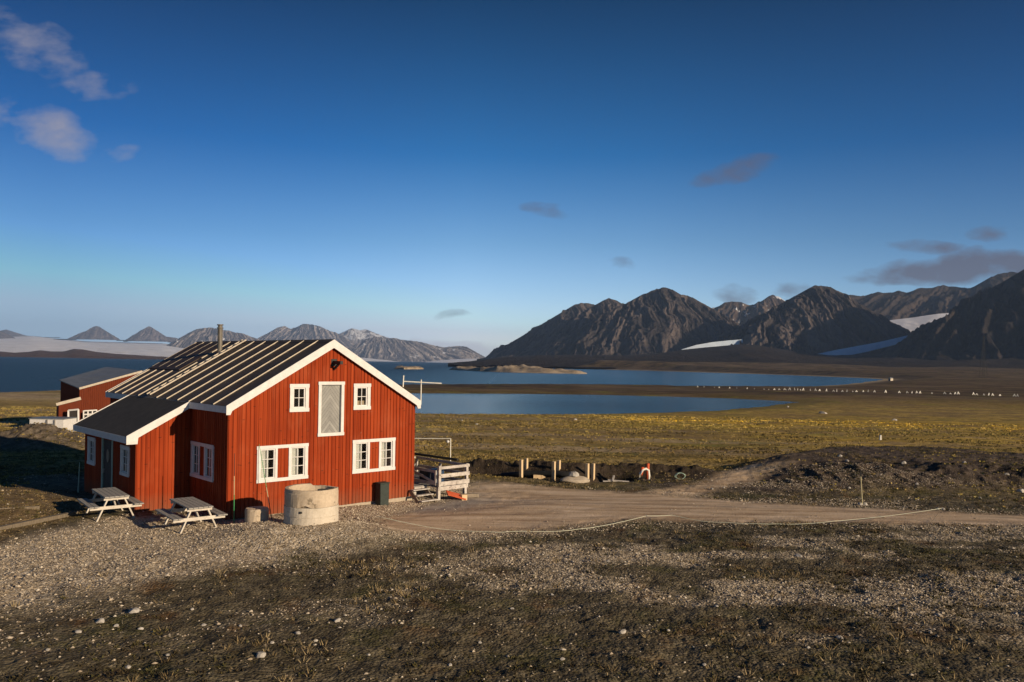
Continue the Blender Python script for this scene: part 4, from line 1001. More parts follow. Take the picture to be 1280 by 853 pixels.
def build_deck():
    root = empty('loading_platform', HW(7.72, -.62, 0), YAW)
    tag(root, 'weathered wooden platform with plank railings at the right end of the house', 'platform')
    zt = .40; WX, WY = 2.2, 3.4; X0 = .66
    mb = MB(); n = 14
    for i in range(n):
        y = WY*i/n; mb.box(X0 if y < .70 else .02, WX, y, y+WY/n-.012, zt-.035, zt)
    mb.build('deck', M['greywood'], root)
    mb = MB(); mb.box(X0-.02, WX+.02, -.045, -.003, zt-.15, zt+.006); mb.box(WX+.003, WX+.045, -.003, WY, zt-.15, zt+.006)
    mb.box(.02, X0-.01, .685, .722, zt-.15, zt-.036); mb.build('rim_board', M['oldwood'], root)
    for x, y in ((X0+.08, .05), (WX-.08, .04), (.10, .80), (.10, WY-.1), (WX-.08, WY-.1)):
        mb = MB(); mb.box(x-.06, x+.06, y-.05, y+.07, -.35, zt-.036); mb.build('leg', M['oldwood'], root)
    # front railing on the right part, side railing and back railing
    x0 = .70
    mb = MB()
    for z0, z1, o in ((1.10, 1.21, -.05), (.76, .91, -.055), (.43, .60, -.05)): mb.box(x0-.03, WX+.08, o, o+.035, z0, z1)
    mb.build('front_railing', M['oldwood'], root)
    for x in (x0, WX-.06):
        mb = MB(); mb.box(x, x+.11, -.012, .09, zt+.001, 1.23); mb.build('post', M['oldwood'], root)
    mb = MB()
    for z0, z1 in ((1.10, 1.21), (.74, .86), (.44, .56)): mb.box(WX-.03, WX+.006, .1, WY, z0, z1)
    mb.box(WX-.10, WX-.032, WY-.12, WY, zt+.001, 1.09); mb.box(WX-.10, WX-.032, WY/2-.05, WY/2+.05, zt+.001, 1.07)
    mb.build('side_railing', M['oldwood'], root)
    mb = MB()
    for z0, z1 in ((1.12, 1.2), (.80, .9), (.5, .62)): mb.box(-.2, WX-.11, WY-.04, WY-.005, z0, z1)
    mb.bar((.1, WY-.06, .45), (.55, WY-.06, 1.15), .09, .04, (0, 1, 0)); mb.bar((1.0, WY-.06, .45), (.9, WY-.06, 1.15), .09, .04, (0, 1, 0))
    mb.build('back_railing', M['oldwood'], root)
    # gate frame that stands dark across the platform
    mb = MB(); mb.box(x0-.075, x0-.035, .1, 2.2, .95, 1.06); mb.box(x0-.075, x0-.035, .1, 2.2, .45, .58); mb.box(x0-.075, x0-.035, .1, .2, .58, .95)
    mb.bar((x0-.055, .2, .56), (x0-.055, 2.1, 1.0), .10, .035, (1, 0, 0)); mb.build('gate', M['oldwood'], root)
    # things standing on the platform
    o = MB(); o.lathe([(.01, 0), (.27, 0), (.29, .03), (.27, .06), (.27, .55), (.29, .58), (.27, .62), (.01, .62)], n=24); o = o.build('oil_drum', M['bluedrum']); o.location = tuple(HW(7.72+1.15, -.62+.65, zt)); tag(o, 'dark blue drum behind the front railing of the platform', 'drum')
    o = MB(); o.box(-.32, .32, -.25, .25, 0, .45); o = o.build('storage_crate', M['tarp'], bevel=.02); o.location = tuple(HW(7.72+1.45, -.62+1.6, zt)); o.rotation_euler = (0, 0, YAW+.2); tag(o, 'black covered crate further back on the platform', 'crate')
    o = MB(); o.tube([(-.36, 0, .18), (.36, 0, .18)], .18, 18); o = o.build('cable_drum', M['oldwood'], None, False); o.location = tuple(HW(7.72+.25, -.62+1.9, zt)); o.rotation_euler = (0, 0, YAW+1.2); tag(o, 'pale round log section lying on the platform by the wall', 'log')
    # long dark pole on top of the railings behind
    a = Vector(atd(512, 566.5, 36.0)); b = Vector(atd(572, 575, 34.2)); mb = MB(); c = (a+b)/2; mb.tube([a-c, b-c], .055, 8); o = mb.build('long_pole', M['black']); o.location = tuple(c); tag(o, 'long black pole resting across the railings of the platform', 'pole')
    # steps made from a pallet
    s_root = empty('wooden_steps', HW(7.40, -.86, -.16), YAW); tag(s_root, 'pale wooden pallet steps leading up to the platform', 'steps')
    for i, (y, z) in enumerate(((.08, .14), (.36, .32), (.62, .50))):
        mb = MB(); mb.box(0, .80, y-.09, y+.09, z-.035, z); mb.build('tread', M['oldwood'], s_root)
    for x in (0, .765):
        mb = MB(); mb.prism([(-.08, -.1), (.12, -.1), (.78, .36), (.78, .47), (.62, .47)], 0, x-.02, x+.02); mb.build('stringer', M['driftwood'], s_root)
    # orange board, timber and block on the ground
    p, q = HW(8.75, -.75, .16), HW(9.45, -1.05, -.07); c = (p+q)/2
    mb = MB(); mb.bar(p-c, q-c, .42, .04, (.2, -.2, 1)); o = mb.build('orange_board', M['orange']); o.location = tuple(c); tag(o, 'orange board leaning under the front of the platform', 'board')
    p, q = at(571, 620, -.05), at(598, 619, -.05); p[2] = q[2] = ground_z(*p[:2])+.09; c = (p+q)/2
    mb = MB(); mb.bar(p-c, q-c, .16, .15); o = mb.build('timber_beam', M['driftwood'], bevel=.008); o.location = tuple(c); tag(o, 'squared timber beam lying on the ground at the platform corner', 'beam')
    p = at(579.5, 622, -.05); mb = MB(); mb.box(-.12, .12, -.1, .1, -.05, .22); o = mb.build('wood_block', M['palewood'], bevel=.012); o.location = (p[0], p[1], ground_z(p[0], p[1])); o.rotation_euler = (0, 0, .5); tag(o, 'short pale wood block set under the platform corner', 'wood block')

def build_shed():
    E1, E2 = atd(98.5, 485, 82), atd(74, 475, 86.5); R1, R2 = atd(177, 463.5, 90.5), atd(133, 458.8, 95.5)
    g = ground_z(E1[0], E1[1])-.1
    o0 = np.array([E1[0], E1[1], g]); root = empty('red_shed', o0); tag(root, 'small red shed with grey steel roof behind the house', 'shed')
    V = lambda p: Vector(np.asarray(p)-o0)
    e1, e2, r1, r2 = map(V, (E1, E2, R1, R2))
    # far side falls again behind the ridge
    f1 = r1+(r1-e1)*.45; f2 = r2+(r2-e2)*.45; f1.z = r1.z-.7; f2.z = r2.z-.7
    up = Vector((0, 0, 1))
    inn = lambda p, c: Vector((p.x+(c.x-p.x)*.03, p.y+(c.y-p.y)*.03, 0))
    c = (e1+e2+f1+f2)/4
    base = [inn(p, c) for p in (e1, r1, f1, f2, r2, e2)]; tops = [Vector((b.x, b.y, p.z-.10)) for b, p in zip(base, (e1, r1, f1, f2, r2, e2))]
    mb = MB(); n = 6
    low = [b-up*.5 for b in base]
    mb.add(low+tops, [(i, (i+1) % n, (i+1) % n+n, i+n) for i in range(n)])
    d = (base[1]-base[0]); k = int(d.length/.28); nrm = d.cross(up).normalized()
    if nrm.y > 0: nrm = -nrm
    for i in range(k+1):
        a = base[0].lerp(base[1], i/k); zt = tops[0].z+(tops[1].z-tops[0].z)*i/k
        mb.bar(a+nrm*.015, Vector((a.x, a.y, zt))+nrm*.015, .10, .03, nrm)
    mb.build('wall', M['shedred'], root)
    mb = MB(); 
    for q in ((e1, r1, r2, e2), (r1, f1, f2, r2)):
        q = list(q); mb.add(q+[p-up*.09 for p in q], [(0, 1, 2, 3), (7, 6, 5, 4), (0, 4, 5, 1), (1, 5, 6, 2), (2, 6, 7, 3), (3, 7, 4, 0)])
    mb.build('roof', M['shedroof'], root)
    mb = MB(); mb.bar(e1+nrm*.06-up*.08, r1+nrm*.06-up*.08, .05, .22); mb.build('barge_board', M['batten'], root)
    # lean-to porch in front of the gable wall
    D = 80.0
    a, b = V(atd(73.5, 505, D)), V(atd(101, 498, D+1)); a0 = Vector((a.x, a.y, -.4)); b0 = Vector((b.x, b.y, -.4)); dp = Vector((-1.5, 2.2, 0))
    mb = MB(); mb.add([a0, b0, b, a, a0+dp, b0+dp, b+dp, a+dp], [(0, 1, 2, 3), (7, 6, 5, 4), (0, 4, 5, 1), (2, 6, 7, 3), (3, 7, 4, 0), (1, 5, 6, 2)]); mb.build('porch', M['shedred'], root)
    nn = Vector((.5, -.86, 0))
    mb = MB(); mb.bar(a+nn*.12-Vector((.25, 0, 0.06)), b+nn*.12, .30, .30); mb.build('porch_fascia', M['batten'], root)
    mb = MB(); P = [V(atd(x, y, D-.35)) for x, y in ((85.5, 541), (85.5, 513.2), (98, 512), (98, 539))]
    mb.bar(P[0], P[1], .16, .10, nn); mb.bar(P[3], P[2], .16, .10, nn); mb.bar(P[1], P[2], .10, .16); df = mb.build('door', M['white'], root)
    mb = MB(); mb.add(P+[p-nn*.06 for p in P], [(0, 1, 2, 3), (7, 6, 5, 4), (0, 4, 5, 1), (1, 5, 6, 2), (2, 6, 7, 3), (3, 7, 4, 0)]); mb.build('door_leaf', M['doorwood'], df)
    mb = MB(); D2 = 81.2; X = (104.5, 110, 115.5, 121); Yv = (513.4, 518, 523)
    for x in X: mb.bar(V(atd(x, Yv[0], D2+(x-104)*.1)), V(atd(x, Yv[2], D2+(x-104)*.1)), .12, .10, nn)
    for y in Yv: mb.bar(V(atd(X[0], y+.4, D2+.02)), V(atd(X[3], y-.6, D2+1.62)), .10, .12)
    wf = mb.build('window', M['white'], root)
    q = [V(atd(x, y, D2+.12+(x-104)*.1)) for x, y in ((104.5, 523), (121, 522.5), (121, 513), (104.5, 513.4))]
    mb = MB(); mb.add(q, [(0, 1, 2, 3)]); mb.build('pane', M['black'], wf)
    # white box body beside it
    a, b = atd(36.5, 541, 74), atd(79.5, 543, 74); w_ = b[0]-a[0]; g2 = ground_z(a[0], a[1])
    zt = atd(60, 523.5, 74)[2]
    root2 = empty('storage_container', (a[0], a[1], g2)); tag(root2, 'white flat topped storage box beside the red shed', 'storage box')
    mb = MB(); mb.box(0, w_, 0, 2.2, -.5, zt-g2-.06); mb.build('box_body', M['white'], root2, bevel=.02)
    mb = MB(); mb.box(-.06, w_+.06, -.05, 2.25, zt-g2-.06, zt-g2+.03); mb.build('lid', M['shedroof'], root2)
    for x in (.0+w_*.52, w_*.74):
        mb = MB(); mb.bar((x, -.06, -.3), (x, -.06, zt-g2-.1), .12, .08, (0, 1, 0)); mb.build('post', M['steel'], root2)
    mb = MB(); mb.bar((w_*.53, -.08, zt-g2-.5), (w_*.74, -.08, zt-g2-.5), .05, .07); mb.build('rail', M['steel'], root2)

def build_far():
    # row of white leaning trestles across the plain
    xs = [872, 880, 893, 899, 912, 921, 934, 943, 955, 961, 968, 974, 981, 987, 993.5, 997, 1000.5, 1004, 1013, 1019.5, 1024.5, 1033, 1042, 1046, 1053, 1058.5, 1066, 1070.5, 1079, 1085, 1093, 1107, 1124, 1134, 1140, 1146, 1150, 1165, 1181, 1188, 1194, 1198, 1217, 1221, 1230, 1236, 1241, 1250, 1268, 1272]
    first = None
    for i, x in enumerate(xs):
        py = np.interp(x, [870, 968, 1100, 1275], [484.6, 487.8, 491, 495.4])
        q = at(x, py, -8.0); g = ground_z(q[0], q[1]); h = random.uniform(.7, 1.6)*(.6 if x < 965 else 1)
        if first is None:
            root = first = empty('fence_trestle')
            mb = MB(); mb.bar((-.75, 0, -.2), (.1, 0, 1.0), .28, .20, (0, 1, 0)); mb.build('leg', M['whitepost'], root)
            mb = MB(); mb.bar((.62, .05, -.2), (-.02, .05, .95), .30, .20, (0, 1, 0)); mb.build('leg', M['whitepost'], root)
        else: root = copy_tree(first)
        root.location = (q[0], q[1], g); root.scale = (random.choice((-1, 1))*random.uniform(.35, 1.3)*(.6 if x < 965 else 1), 1, h); root.rotation_euler = (0, random.uniform(-.15, .15), random.uniform(-.5, .5))
        tag(root, 'small white leaning trestle in the row across the far plain', 'trestle', 'white trestles across the plain')
    # hut at the end of the inlet
    q = at(1113, 476.5, -8.2); g = ground_z(q[0], q[1]); root = empty('shore_hut', (q[0], q[1], g), .5); tag(root, 'tiny pale hut with dark end at the tip of the inlet', 'hut')
    s = q[1]/F
    mb = MB(); mb.box(-2*s, 3*s, -1.6*s, 1.6*s, -.5, 3.2*s); mb.build('wall', M['concrete2'], root)
    mb = MB(); mb.prism([(-1.9*s, 3.2*s), (1.9*s, 3.2*s), (0, 4.5*s)], 0, -2.2*s, 3.2*s); mb.build('roof', M['shedroof'], root)
    mb = MB(); mb.box(-2.03*s, -2.01*s, -.8*s, .8*s, 0, 2.4*s); mb.build('door', M['black'], root)
    # lattice mast far off on the right
    q = at(1229, 474, -6.0); g = ground_z(q[0], q[1]); zt = atd(1229.5, 420, q[1])[2]; root = empty('lattice_mast', (q[0], q[1], g)); tag(root, 'tall dark lattice mast on the far right of the plain', 'mast')
    Hh = zt-g; w0 = 3.2*q[1]/F; mb = MB(); N = 9
    for sx in (-1, 1):
        for sy in (-1, 1): mb.bar((sx*w0, sy*w0, -1), (sx*w0*.15, sy*w0*.15, Hh), .28, .28)
    mb.build('legs', M['black'], root); mb = MB()
    for k in range(N):
        za, zb = Hh*k/N, Hh*(k+1)/N; wa, wb = w0*(1-.85*k/N), w0*(1-.85*(k+1)/N)
        for sy in (-1, 1):
            mb.bar((-wa, sy*wa, za), (wb, sy*wb, zb), .16, .16); mb.bar((wa, sy*wa, za), (-wb, sy*wb, zb), .16, .16)
    mb.build('bracing', M['black'], root)
    # boundary stones and posts scattered on the plain
    for x, y, w_, h_, z, lb, mat in ((1100.5, 542.5, 2.2, 6, -2.0, 'small white post standing alone on the meadow', 'whitepost'),):
        q = at(x, y, z); g = ground_z(q[0], q[1]); s = q[1]/F; mb = MB(); mb.prism([(-w_*s/2, -.1), (w_*s/2, -.1), (w_*s*.4, h_*s), (-w_*s*.3, h_*s*.95)], 1, -.12, .12); o = mb.build('meadow_post', M[mat]); o.location = (q[0], q[1], g); tag(o, lb, 'post')

def rock(seed, sx, sy, sz, sub=2):
    import bmesh
    bm = bmesh.new(); bmesh.ops.create_icosphere(bm, subdivisions=sub, radius=1)
    r = random.Random(seed)
    pl = [(Vector((r.uniform(-1, 1), r.uniform(-1, 1), r.uniform(-.6, 1))).normalized(), r.uniform(.55, .9)) for _ in range(9)]
    for v in bm.verts:
        for n, d in pl:
            k = v.co.dot(n)-d
            if k > 0: v.co -= n*k
        v.co.x *= sx; v.co.y *= sy; v.co.z *= sz
    return bm
def build_stones():
    def stone(px, py, wpx, label, group, seed, z=.15, asp=.6, name='stone'):
        q = at(px, py, z); g = ground_z(q[0], q[1]); s = q[1]/F; w_ = wpx*s/2
        bm = rock(seed, w_*1.15, w_*.9, w_*asp); me = bpy.data.meshes.new(name); bm.to_mesh(me); bm.free(); me.materials.append(M['stone'])
        o = bpy.data.objects.new(name, me); COL.objects.link(o); o.location = (q[0], q[1], g+w_*asp*.35); o.rotation_euler = (0, 0, seed*1.7); tag(o, label, 'stone', group)
    g1 = 'loose stones on the foreground moss'
    lf = [(125, 777, 13), (97, 789, 9), (145, 780, 8), (176, 786, 7), (160, 834, 9), (255, 780, 7), (300, 783, 6), (340, 806, 6), (372, 791, 8), (422, 775, 10), (460, 818, 6), (562, 830, 7), (210, 820, 6), (60, 812, 6), (395, 800, 6), (240, 760, 6),
          (703, 822, 7), (895, 758, 6), (973, 749, 6), (1071, 721, 6), (1085, 752, 7), (1173, 771, 8), (835, 790, 6), (640, 760, 5), (690, 742, 6), (1010, 812, 6), (1120, 800, 5), (930, 720, 5), (760, 705, 5), (1210, 722, 6), (600, 800, 6), (880, 830, 7)]
    for i, (x, y, w) in enumerate(lf): stone(x, y, w, 'pale loose stone on the dark mossy foreground', g1, i+1)
    stone(167, 766, 15, 'largest pale flat stone at the edge of the gravel', None, 60)
    stone(326, 822, 13, 'pale two-tone stone in the moss below the concrete rings', None, 61, asp=.8)
    stone(998, 694, 10, 'pale stone on the dark turf just below the road rope', None, 62)
    stone(778, 791, 10, 'pale square stone in the gravel streak at the centre', None, 63, asp=.7)
    stone(1050, 799, 11, 'flat pale stone in the gravel streak on the right', None, 64, asp=.5)
    stone(975.5, 570, 6, 'white boulder at the left end of the dirt bank', None, 65, -.2, .9, 'boulder')
    stone(1029, 513.5, 11, 'broad pale boulder on the yellow meadow', None, 66, -7.2, .45, 'boulder')
    g2 = 'pale stones on the meadow'
    for i, (x, y, w, z) in enumerate(((719, 530.5, 5, -6.6), (742.5, 581.5, 4, -.6), (575, 455, 3, -8.9), (750, 582, 3, -.6), (985, 508, 4, -7.8), (1118, 519, 6, -6.5), (577, 532, 4, -6), (596, 541, 4, -5))):
        if y < 500: continue
        stone(x, y, w, 'small pale stone on the tundra beyond the road', g2, 80+i, z, .7)
    g3 = 'pale rocks on the dirt bank'
    for i, (x, y, w) in enumerate(((1050, 572, 6), (1059, 577, 5), (1130, 579, 7), (1108, 583, 5), (1205, 577, 6), (1258, 590, 6), (1146, 605, 5), (1276, 610, 9), (1172, 632, 5), (1179.5, 632.5, 5), (1225, 618, 4), (1062, 607, 4), (890, 606, 4), (905, 604, 4), (1236, 583, 5))):
        stone(x, y, w, 'pale rock on or below the dark dirt bank', g3, 100+i, 0.1 if y > 600 else .5, .8)

def scatter(name, pts, sizes, kind_mesh, mat):
    """many low stones or blades in one mesh (uncountable ground cover)"""
    n = len(pts)
    if kind_mesh == 'stone':
        T = np.array([(1, 0, 0), (.3, .95, .1), (-.8, .6, -.1), (-.8, -.6, .1), (.3, -.95, -.1), (.15, .05, .8), (-.25, .3, .55), (0, 0, -.7)], float)
        Fc = np.array([(0, 1, 5), (1, 6, 5), (1, 2, 6), (2, 3, 6), (3, 5, 6), (3, 4, 5), (4, 0, 5), (1, 0, 7), (2, 1, 7), (3, 2, 7), (4, 3, 7), (0, 4, 7)])
    a = RNG.uniform(0, 2*np.pi, n); sc = np.stack([RNG.uniform(.8, 1.5, n), RNG.uniform(.6, 1.1, n), RNG.uniform(.5, 1.0, n)], -1)*sizes[:, None]
    L_ = T[None]*sc[:, None, :]
    L_ = L_*(1+RNG.uniform(-.22, .22, L_.shape))
    c, s = np.cos(a)[:, None], np.sin(a)[:, None]
    x = L_[..., 0]*c-L_[..., 1]*s; y = L_[..., 0]*s+L_[..., 1]*c
    V = np.stack([x+pts[:, None, 0], y+pts[:, None, 1], L_[..., 2]+pts[:, None, 2]+.25*sizes[:, None]], -1).reshape(-1, 3)
    Fq = (Fc[None]+(np.arange(n)*len(T))[:, None, None]).reshape(-1, 3)
    tint = np.repeat(RNG.uniform(0, 1, n), len(T)); col = np.stack([tint, tint, tint, tint], -1)
    return npmesh(name, V, Fq, mat, {'tint': col}, False)
def tint_mat(name, stops, rough=.9):
    t = NT(name); a = t.n('ShaderNodeAttribute'); a.attribute_name = 'tint'; s = t.n('ShaderNodeSeparateColor'); t.l(a.outputs['Color'], s.inputs[0])
    t.bsdf(t.ramp(s.outputs[0], stops), rough, .15); return t.m
def build_cover():
    def cand(n, dmin, dmax, amax=37):
        a = np.radians(RNG.uniform(-amax, amax, n)); r = np.sqrt(RNG.uniform(dmin**2, dmax**2, n)); return r*np.sin(a), r*np.cos(a)
    # gravel: on the apron, the washed streaks and the road verge
    X, Y = cand(560000, 11.5, 44)
    n1, n2 = zone_noise(X, Y)
    grav = mask(sdist(X, Y, P_apron)+.25+(n2-.5)*2.2+(n1-.5)*1.6, 1.6); sr = sdist(X, Y, P_road); road = mask(sr+(n2-.5)*.9, .9); bank = mask(sdist(X, Y, P_bank)+(n2-.5)*1.4, 1.2)
    st = fbm(X*.11+Y*.05, Y*.46-X*.06, 4, 63); st2 = fbm(X*.75, Y*.95, 4, 67)
    streak = (1-grav)*(1-bank)*smooth(.50-.07*smooth(-1, 7, X)*smooth(20, 16, Y), .63, .66*st+.34*st2)*(.18+.82*smooth(-6, 4, X))
    verge = np.exp(-((sr+.55)/.6)**2)
    clump = fbm(X*.5, Y*.5, 3, 91); far_ = smooth(33, 36, Y)*(1-mask(sdist(X, Y, P_dirt), 2.0))
    p = np.clip(grav*.36*(1-bank)*(.7+.6*smooth(.35, .6, clump)), 0, 1)+streak*.52+verge*.30+.022+.06*mask(sdist(X, Y, P_dirt), 2.0)*smooth(.45, .6, clump)
    p = p*(1-.97*road)*(1-far_)
    hx = (X-A0[0])*EX[0]+(Y-A0[1])*EX[1]; hy = (X-A0[0])*EY[0]+(Y-A0[1])*EY[1]
    keep = (RNG.uniform(0, 1, len(X)) < p) & ~((hx > -2.2) & (hx < W) & (hy > -.02) & (hy < 12) & ~((hx < 0) & (hy < 3)))
    X, Y = X[keep], Y[keep]; Z = height(X, Y)
    sz = np.exp(RNG.normal(math.log(.0145), .46, len(X))); sz = np.clip(sz, .006, .05)
    o = scatter('gravel', np.stack([X, Y, Z], -1), sz, 'stone', tint_mat('gravel_stone', [(0., (.20, .155, .105)), (.5, (.42, .345, .25)), (.85, (.52, .45, .35)), (1., (.60, .54, .44))]))
    tag(o, 'pale gravel scattered over the yard and through the moss', 'gravel', None, 'stuff')
    # dwarf plants and grass
    X, Y = cand(60000, 11.5, 60)
    n1, n2 = zone_noise(X, Y)
    grav = mask(sdist(X, Y, P_apron)+.25+(n2-.5)*2.2+(n1-.5)*1.6, 1.6); road = mask(sdist(X, Y, P_road), .3); bank = mask(sdist(X, Y, P_bank), 1.2)
    track = mask(sdist(X, Y, P_track), .4)
    cl = fbm(X*.45, Y*.45, 4, 131)
    p = (1-road)*(1-track)*(1-.93*grav*(1-bank))*(.10+.75*smooth(.46, .66, cl))+.3*bank
    hx = (X-A0[0])*EX[0]+(Y-A0[1])*EX[1]; hy = (X-A0[0])*EY[0]+(Y-A0[1])*EY[1]
    keep = (RNG.uniform(0, 1, len(X)) < p) & ~((hx > -2.0) & (hx < W) & (hy > .0) & (hy < 12) & ~((hx < 0) & (hy < 3.05)))
    keep &= ~((hx > W) & (hx < 10) & (hy > -.8) & (hy < 3))
    X, Y = X[keep], Y[keep]; Z = height(X, Y); n = len(X)
    tall = (RNG.uniform(0, 1, n) < (.34*smooth(.54, .70, fbm(X*.28, Y*.28, 3, 151))+.02)*smooth(-14, -4, X)+.008)
    B = 11
    hgt = np.where(tall, RNG.uniform(.06, .15, n), RNG.uniform(.02, .06, n)); rad = np.where(tall, RNG.uniform(.06, .15, n), RNG.uniform(.06, .16, n))
    hh = np.repeat(hgt, B)*RNG.uniform(.6, 1.1, n*B); rr_ = np.repeat(rad, B)*np.sqrt(RNG.uniform(0, 1, n*B)); aa = RNG.uniform(0, 2*np.pi, n*B)
    bx = np.repeat(X, B)+rr_*np.cos(aa); by = np.repeat(Y, B)+rr_*np.sin(aa); bz = np.repeat(Z, B)-.01
    wd = np.repeat(np.where(tall, .010, .020), B)*RNG.uniform(.7, 1.3, n*B); th = RNG.uniform(0, np.pi, n*B); ln = RNG.uniform(.2, 1.1, n*B)*hh
    ox, oy = wd*np.cos(th), wd*np.sin(th); lx, ly = ln*np.cos(aa), ln*np.sin(aa)
    V = np.stack([np.stack([bx-ox, by-oy, bz], -1), np.stack([bx+ox, by+oy, bz], -1), np.stack([bx+lx, by+ly, bz+hh], -1)], 1).reshape(-1, 3)
    Fq = np.arange(len(V)).reshape(-1, 3)
    tn = np.where(tall, RNG.uniform(.7, 1, n), RNG.uniform(0, .55, n)); tn = np.where(bank_of(X, Y), RNG.uniform(.35, .9, n), tn); tn = np.where((Y > 33) & ~tall, RNG.uniform(.3, .62, n), tn)
    t3 = np.repeat(np.clip(np.repeat(tn, B)+RNG.uniform(-.08, .08, n*B), 0, 1), 3)
    o = npmesh('grass', V, Fq, tint_mat('dry_grass', [(0., (.022, .016, .009)), (.3, (.055, .042, .020)), (.5, (.075, .070, .022)), (.65, (.13, .095, .045)), (.85, (.24, .175, .085)), (1., (.32, .25, .14))]), {'tint': np.stack([t3]*4, -1)}, False)
    tag(o, 'low dry grass tufts and dwarf plants on the tundra', 'grass', None, 'stuff')
def build_tussocks():
    n = 90000
    a = np.radians(RNG.uniform(-37, 37, n)); r = 38*np.exp(RNG.uniform(0, math.log(215/38), n)); X, Y = r*np.sin(a), r*np.cos(a)
    cl = fbm(X*.12, Y*.16, 4, 171); p = .12+.9*smooth(.44, .62, cl)
    p = p*(1-mask(sdist(X, Y, P_road), .5))*(1-mask(sdist(X, Y, P_track), .5))*(1-.85*mask(sdist(X, Y, P_dirt), 2))
    wet = np.maximum(sdist(X, Y, lagoon), sdist(X, Y, fjord))
    p = p*smooth(2.0, 3.6, polyline_dist(X, Y, [(q[0], q[1]+1.2) for q in trench_c]))
    hx = (X-A0[0])*EX[0]+(Y-A0[1])*EX[1]; hy = (X-A0[0])*EY[0]+(Y-A0[1])*EY[1]
    keep = (RNG.uniform(0, 1, n) < p) & (wet < -4) & ~((hx > -3) & (hx < 11) & (hy > -2) & (hy < 14)) & ~((X < -25) & (X > -42) & (Y > 60) & (Y < 100))
    X, Y = X[keep], Y[keep]; Z = height(X, Y); n = len(X); B = 5
    size = RNG.uniform(.5, 1.3, n)*np.interp(Y, [38, 90, 215], [.09, .15, .26])
    hh = np.repeat(size, B)*RNG.uniform(.5, 1.0, n*B); aa = RNG.uniform(0, 2*np.pi, n*B); rr_ = np.repeat(size, B)*1.3*np.sqrt(RNG.uniform(0, 1, n*B))
    bx = np.repeat(X, B)+rr_*np.cos(aa); by = np.repeat(Y, B)+rr_*np.sin(aa); bz = np.repeat(Z, B)-.03
    th = RNG.uniform(0, np.pi, n*B); wd = np.repeat(size, B)*RNG.uniform(.5, 1.0, n*B); ox, oy = wd*np.cos(th), wd*np.sin(th)
    V = np.stack([np.stack([bx-ox, by-oy, bz], -1), np.stack([bx+ox, by+oy, bz], -1), np.stack([bx+.4*rr_*np.cos(aa), by+.4*rr_*np.sin(aa), bz+hh], -1)], 1).reshape(-1, 3)
    yl = np.exp(-((Y-165)/42)**2)*smooth(2, 34, X)*(1-.45*smooth(80, 150, X)); tone = np.clip(.5*fbm(X*.05, Y*.08, 3, 175)+.38*RNG.uniform(0, 1, n)+.42*yl, 0, 1)
    t3 = np.repeat(np.repeat(tone, B), 3)
    o = npmesh('grass', V, np.arange(len(V)).reshape(-1, 3), tint_mat('tussock', [(.2, (.07, .05, .02)), (.4, (.17, .13, .045)), (.55, (.29, .21, .075)), (.7, (.24, .20, .045)), (.82, (.46, .34, .12)), (1., (.70, .46, .05))]), {'tint': np.stack([t3]*4, -1)}, False)
    tag(o, 'low grass tussocks and moss hummocks across the plain', 'grass', None, 'stuff')
def bank_of(X, Y): return sdist(X, Y, P_bank) > 0

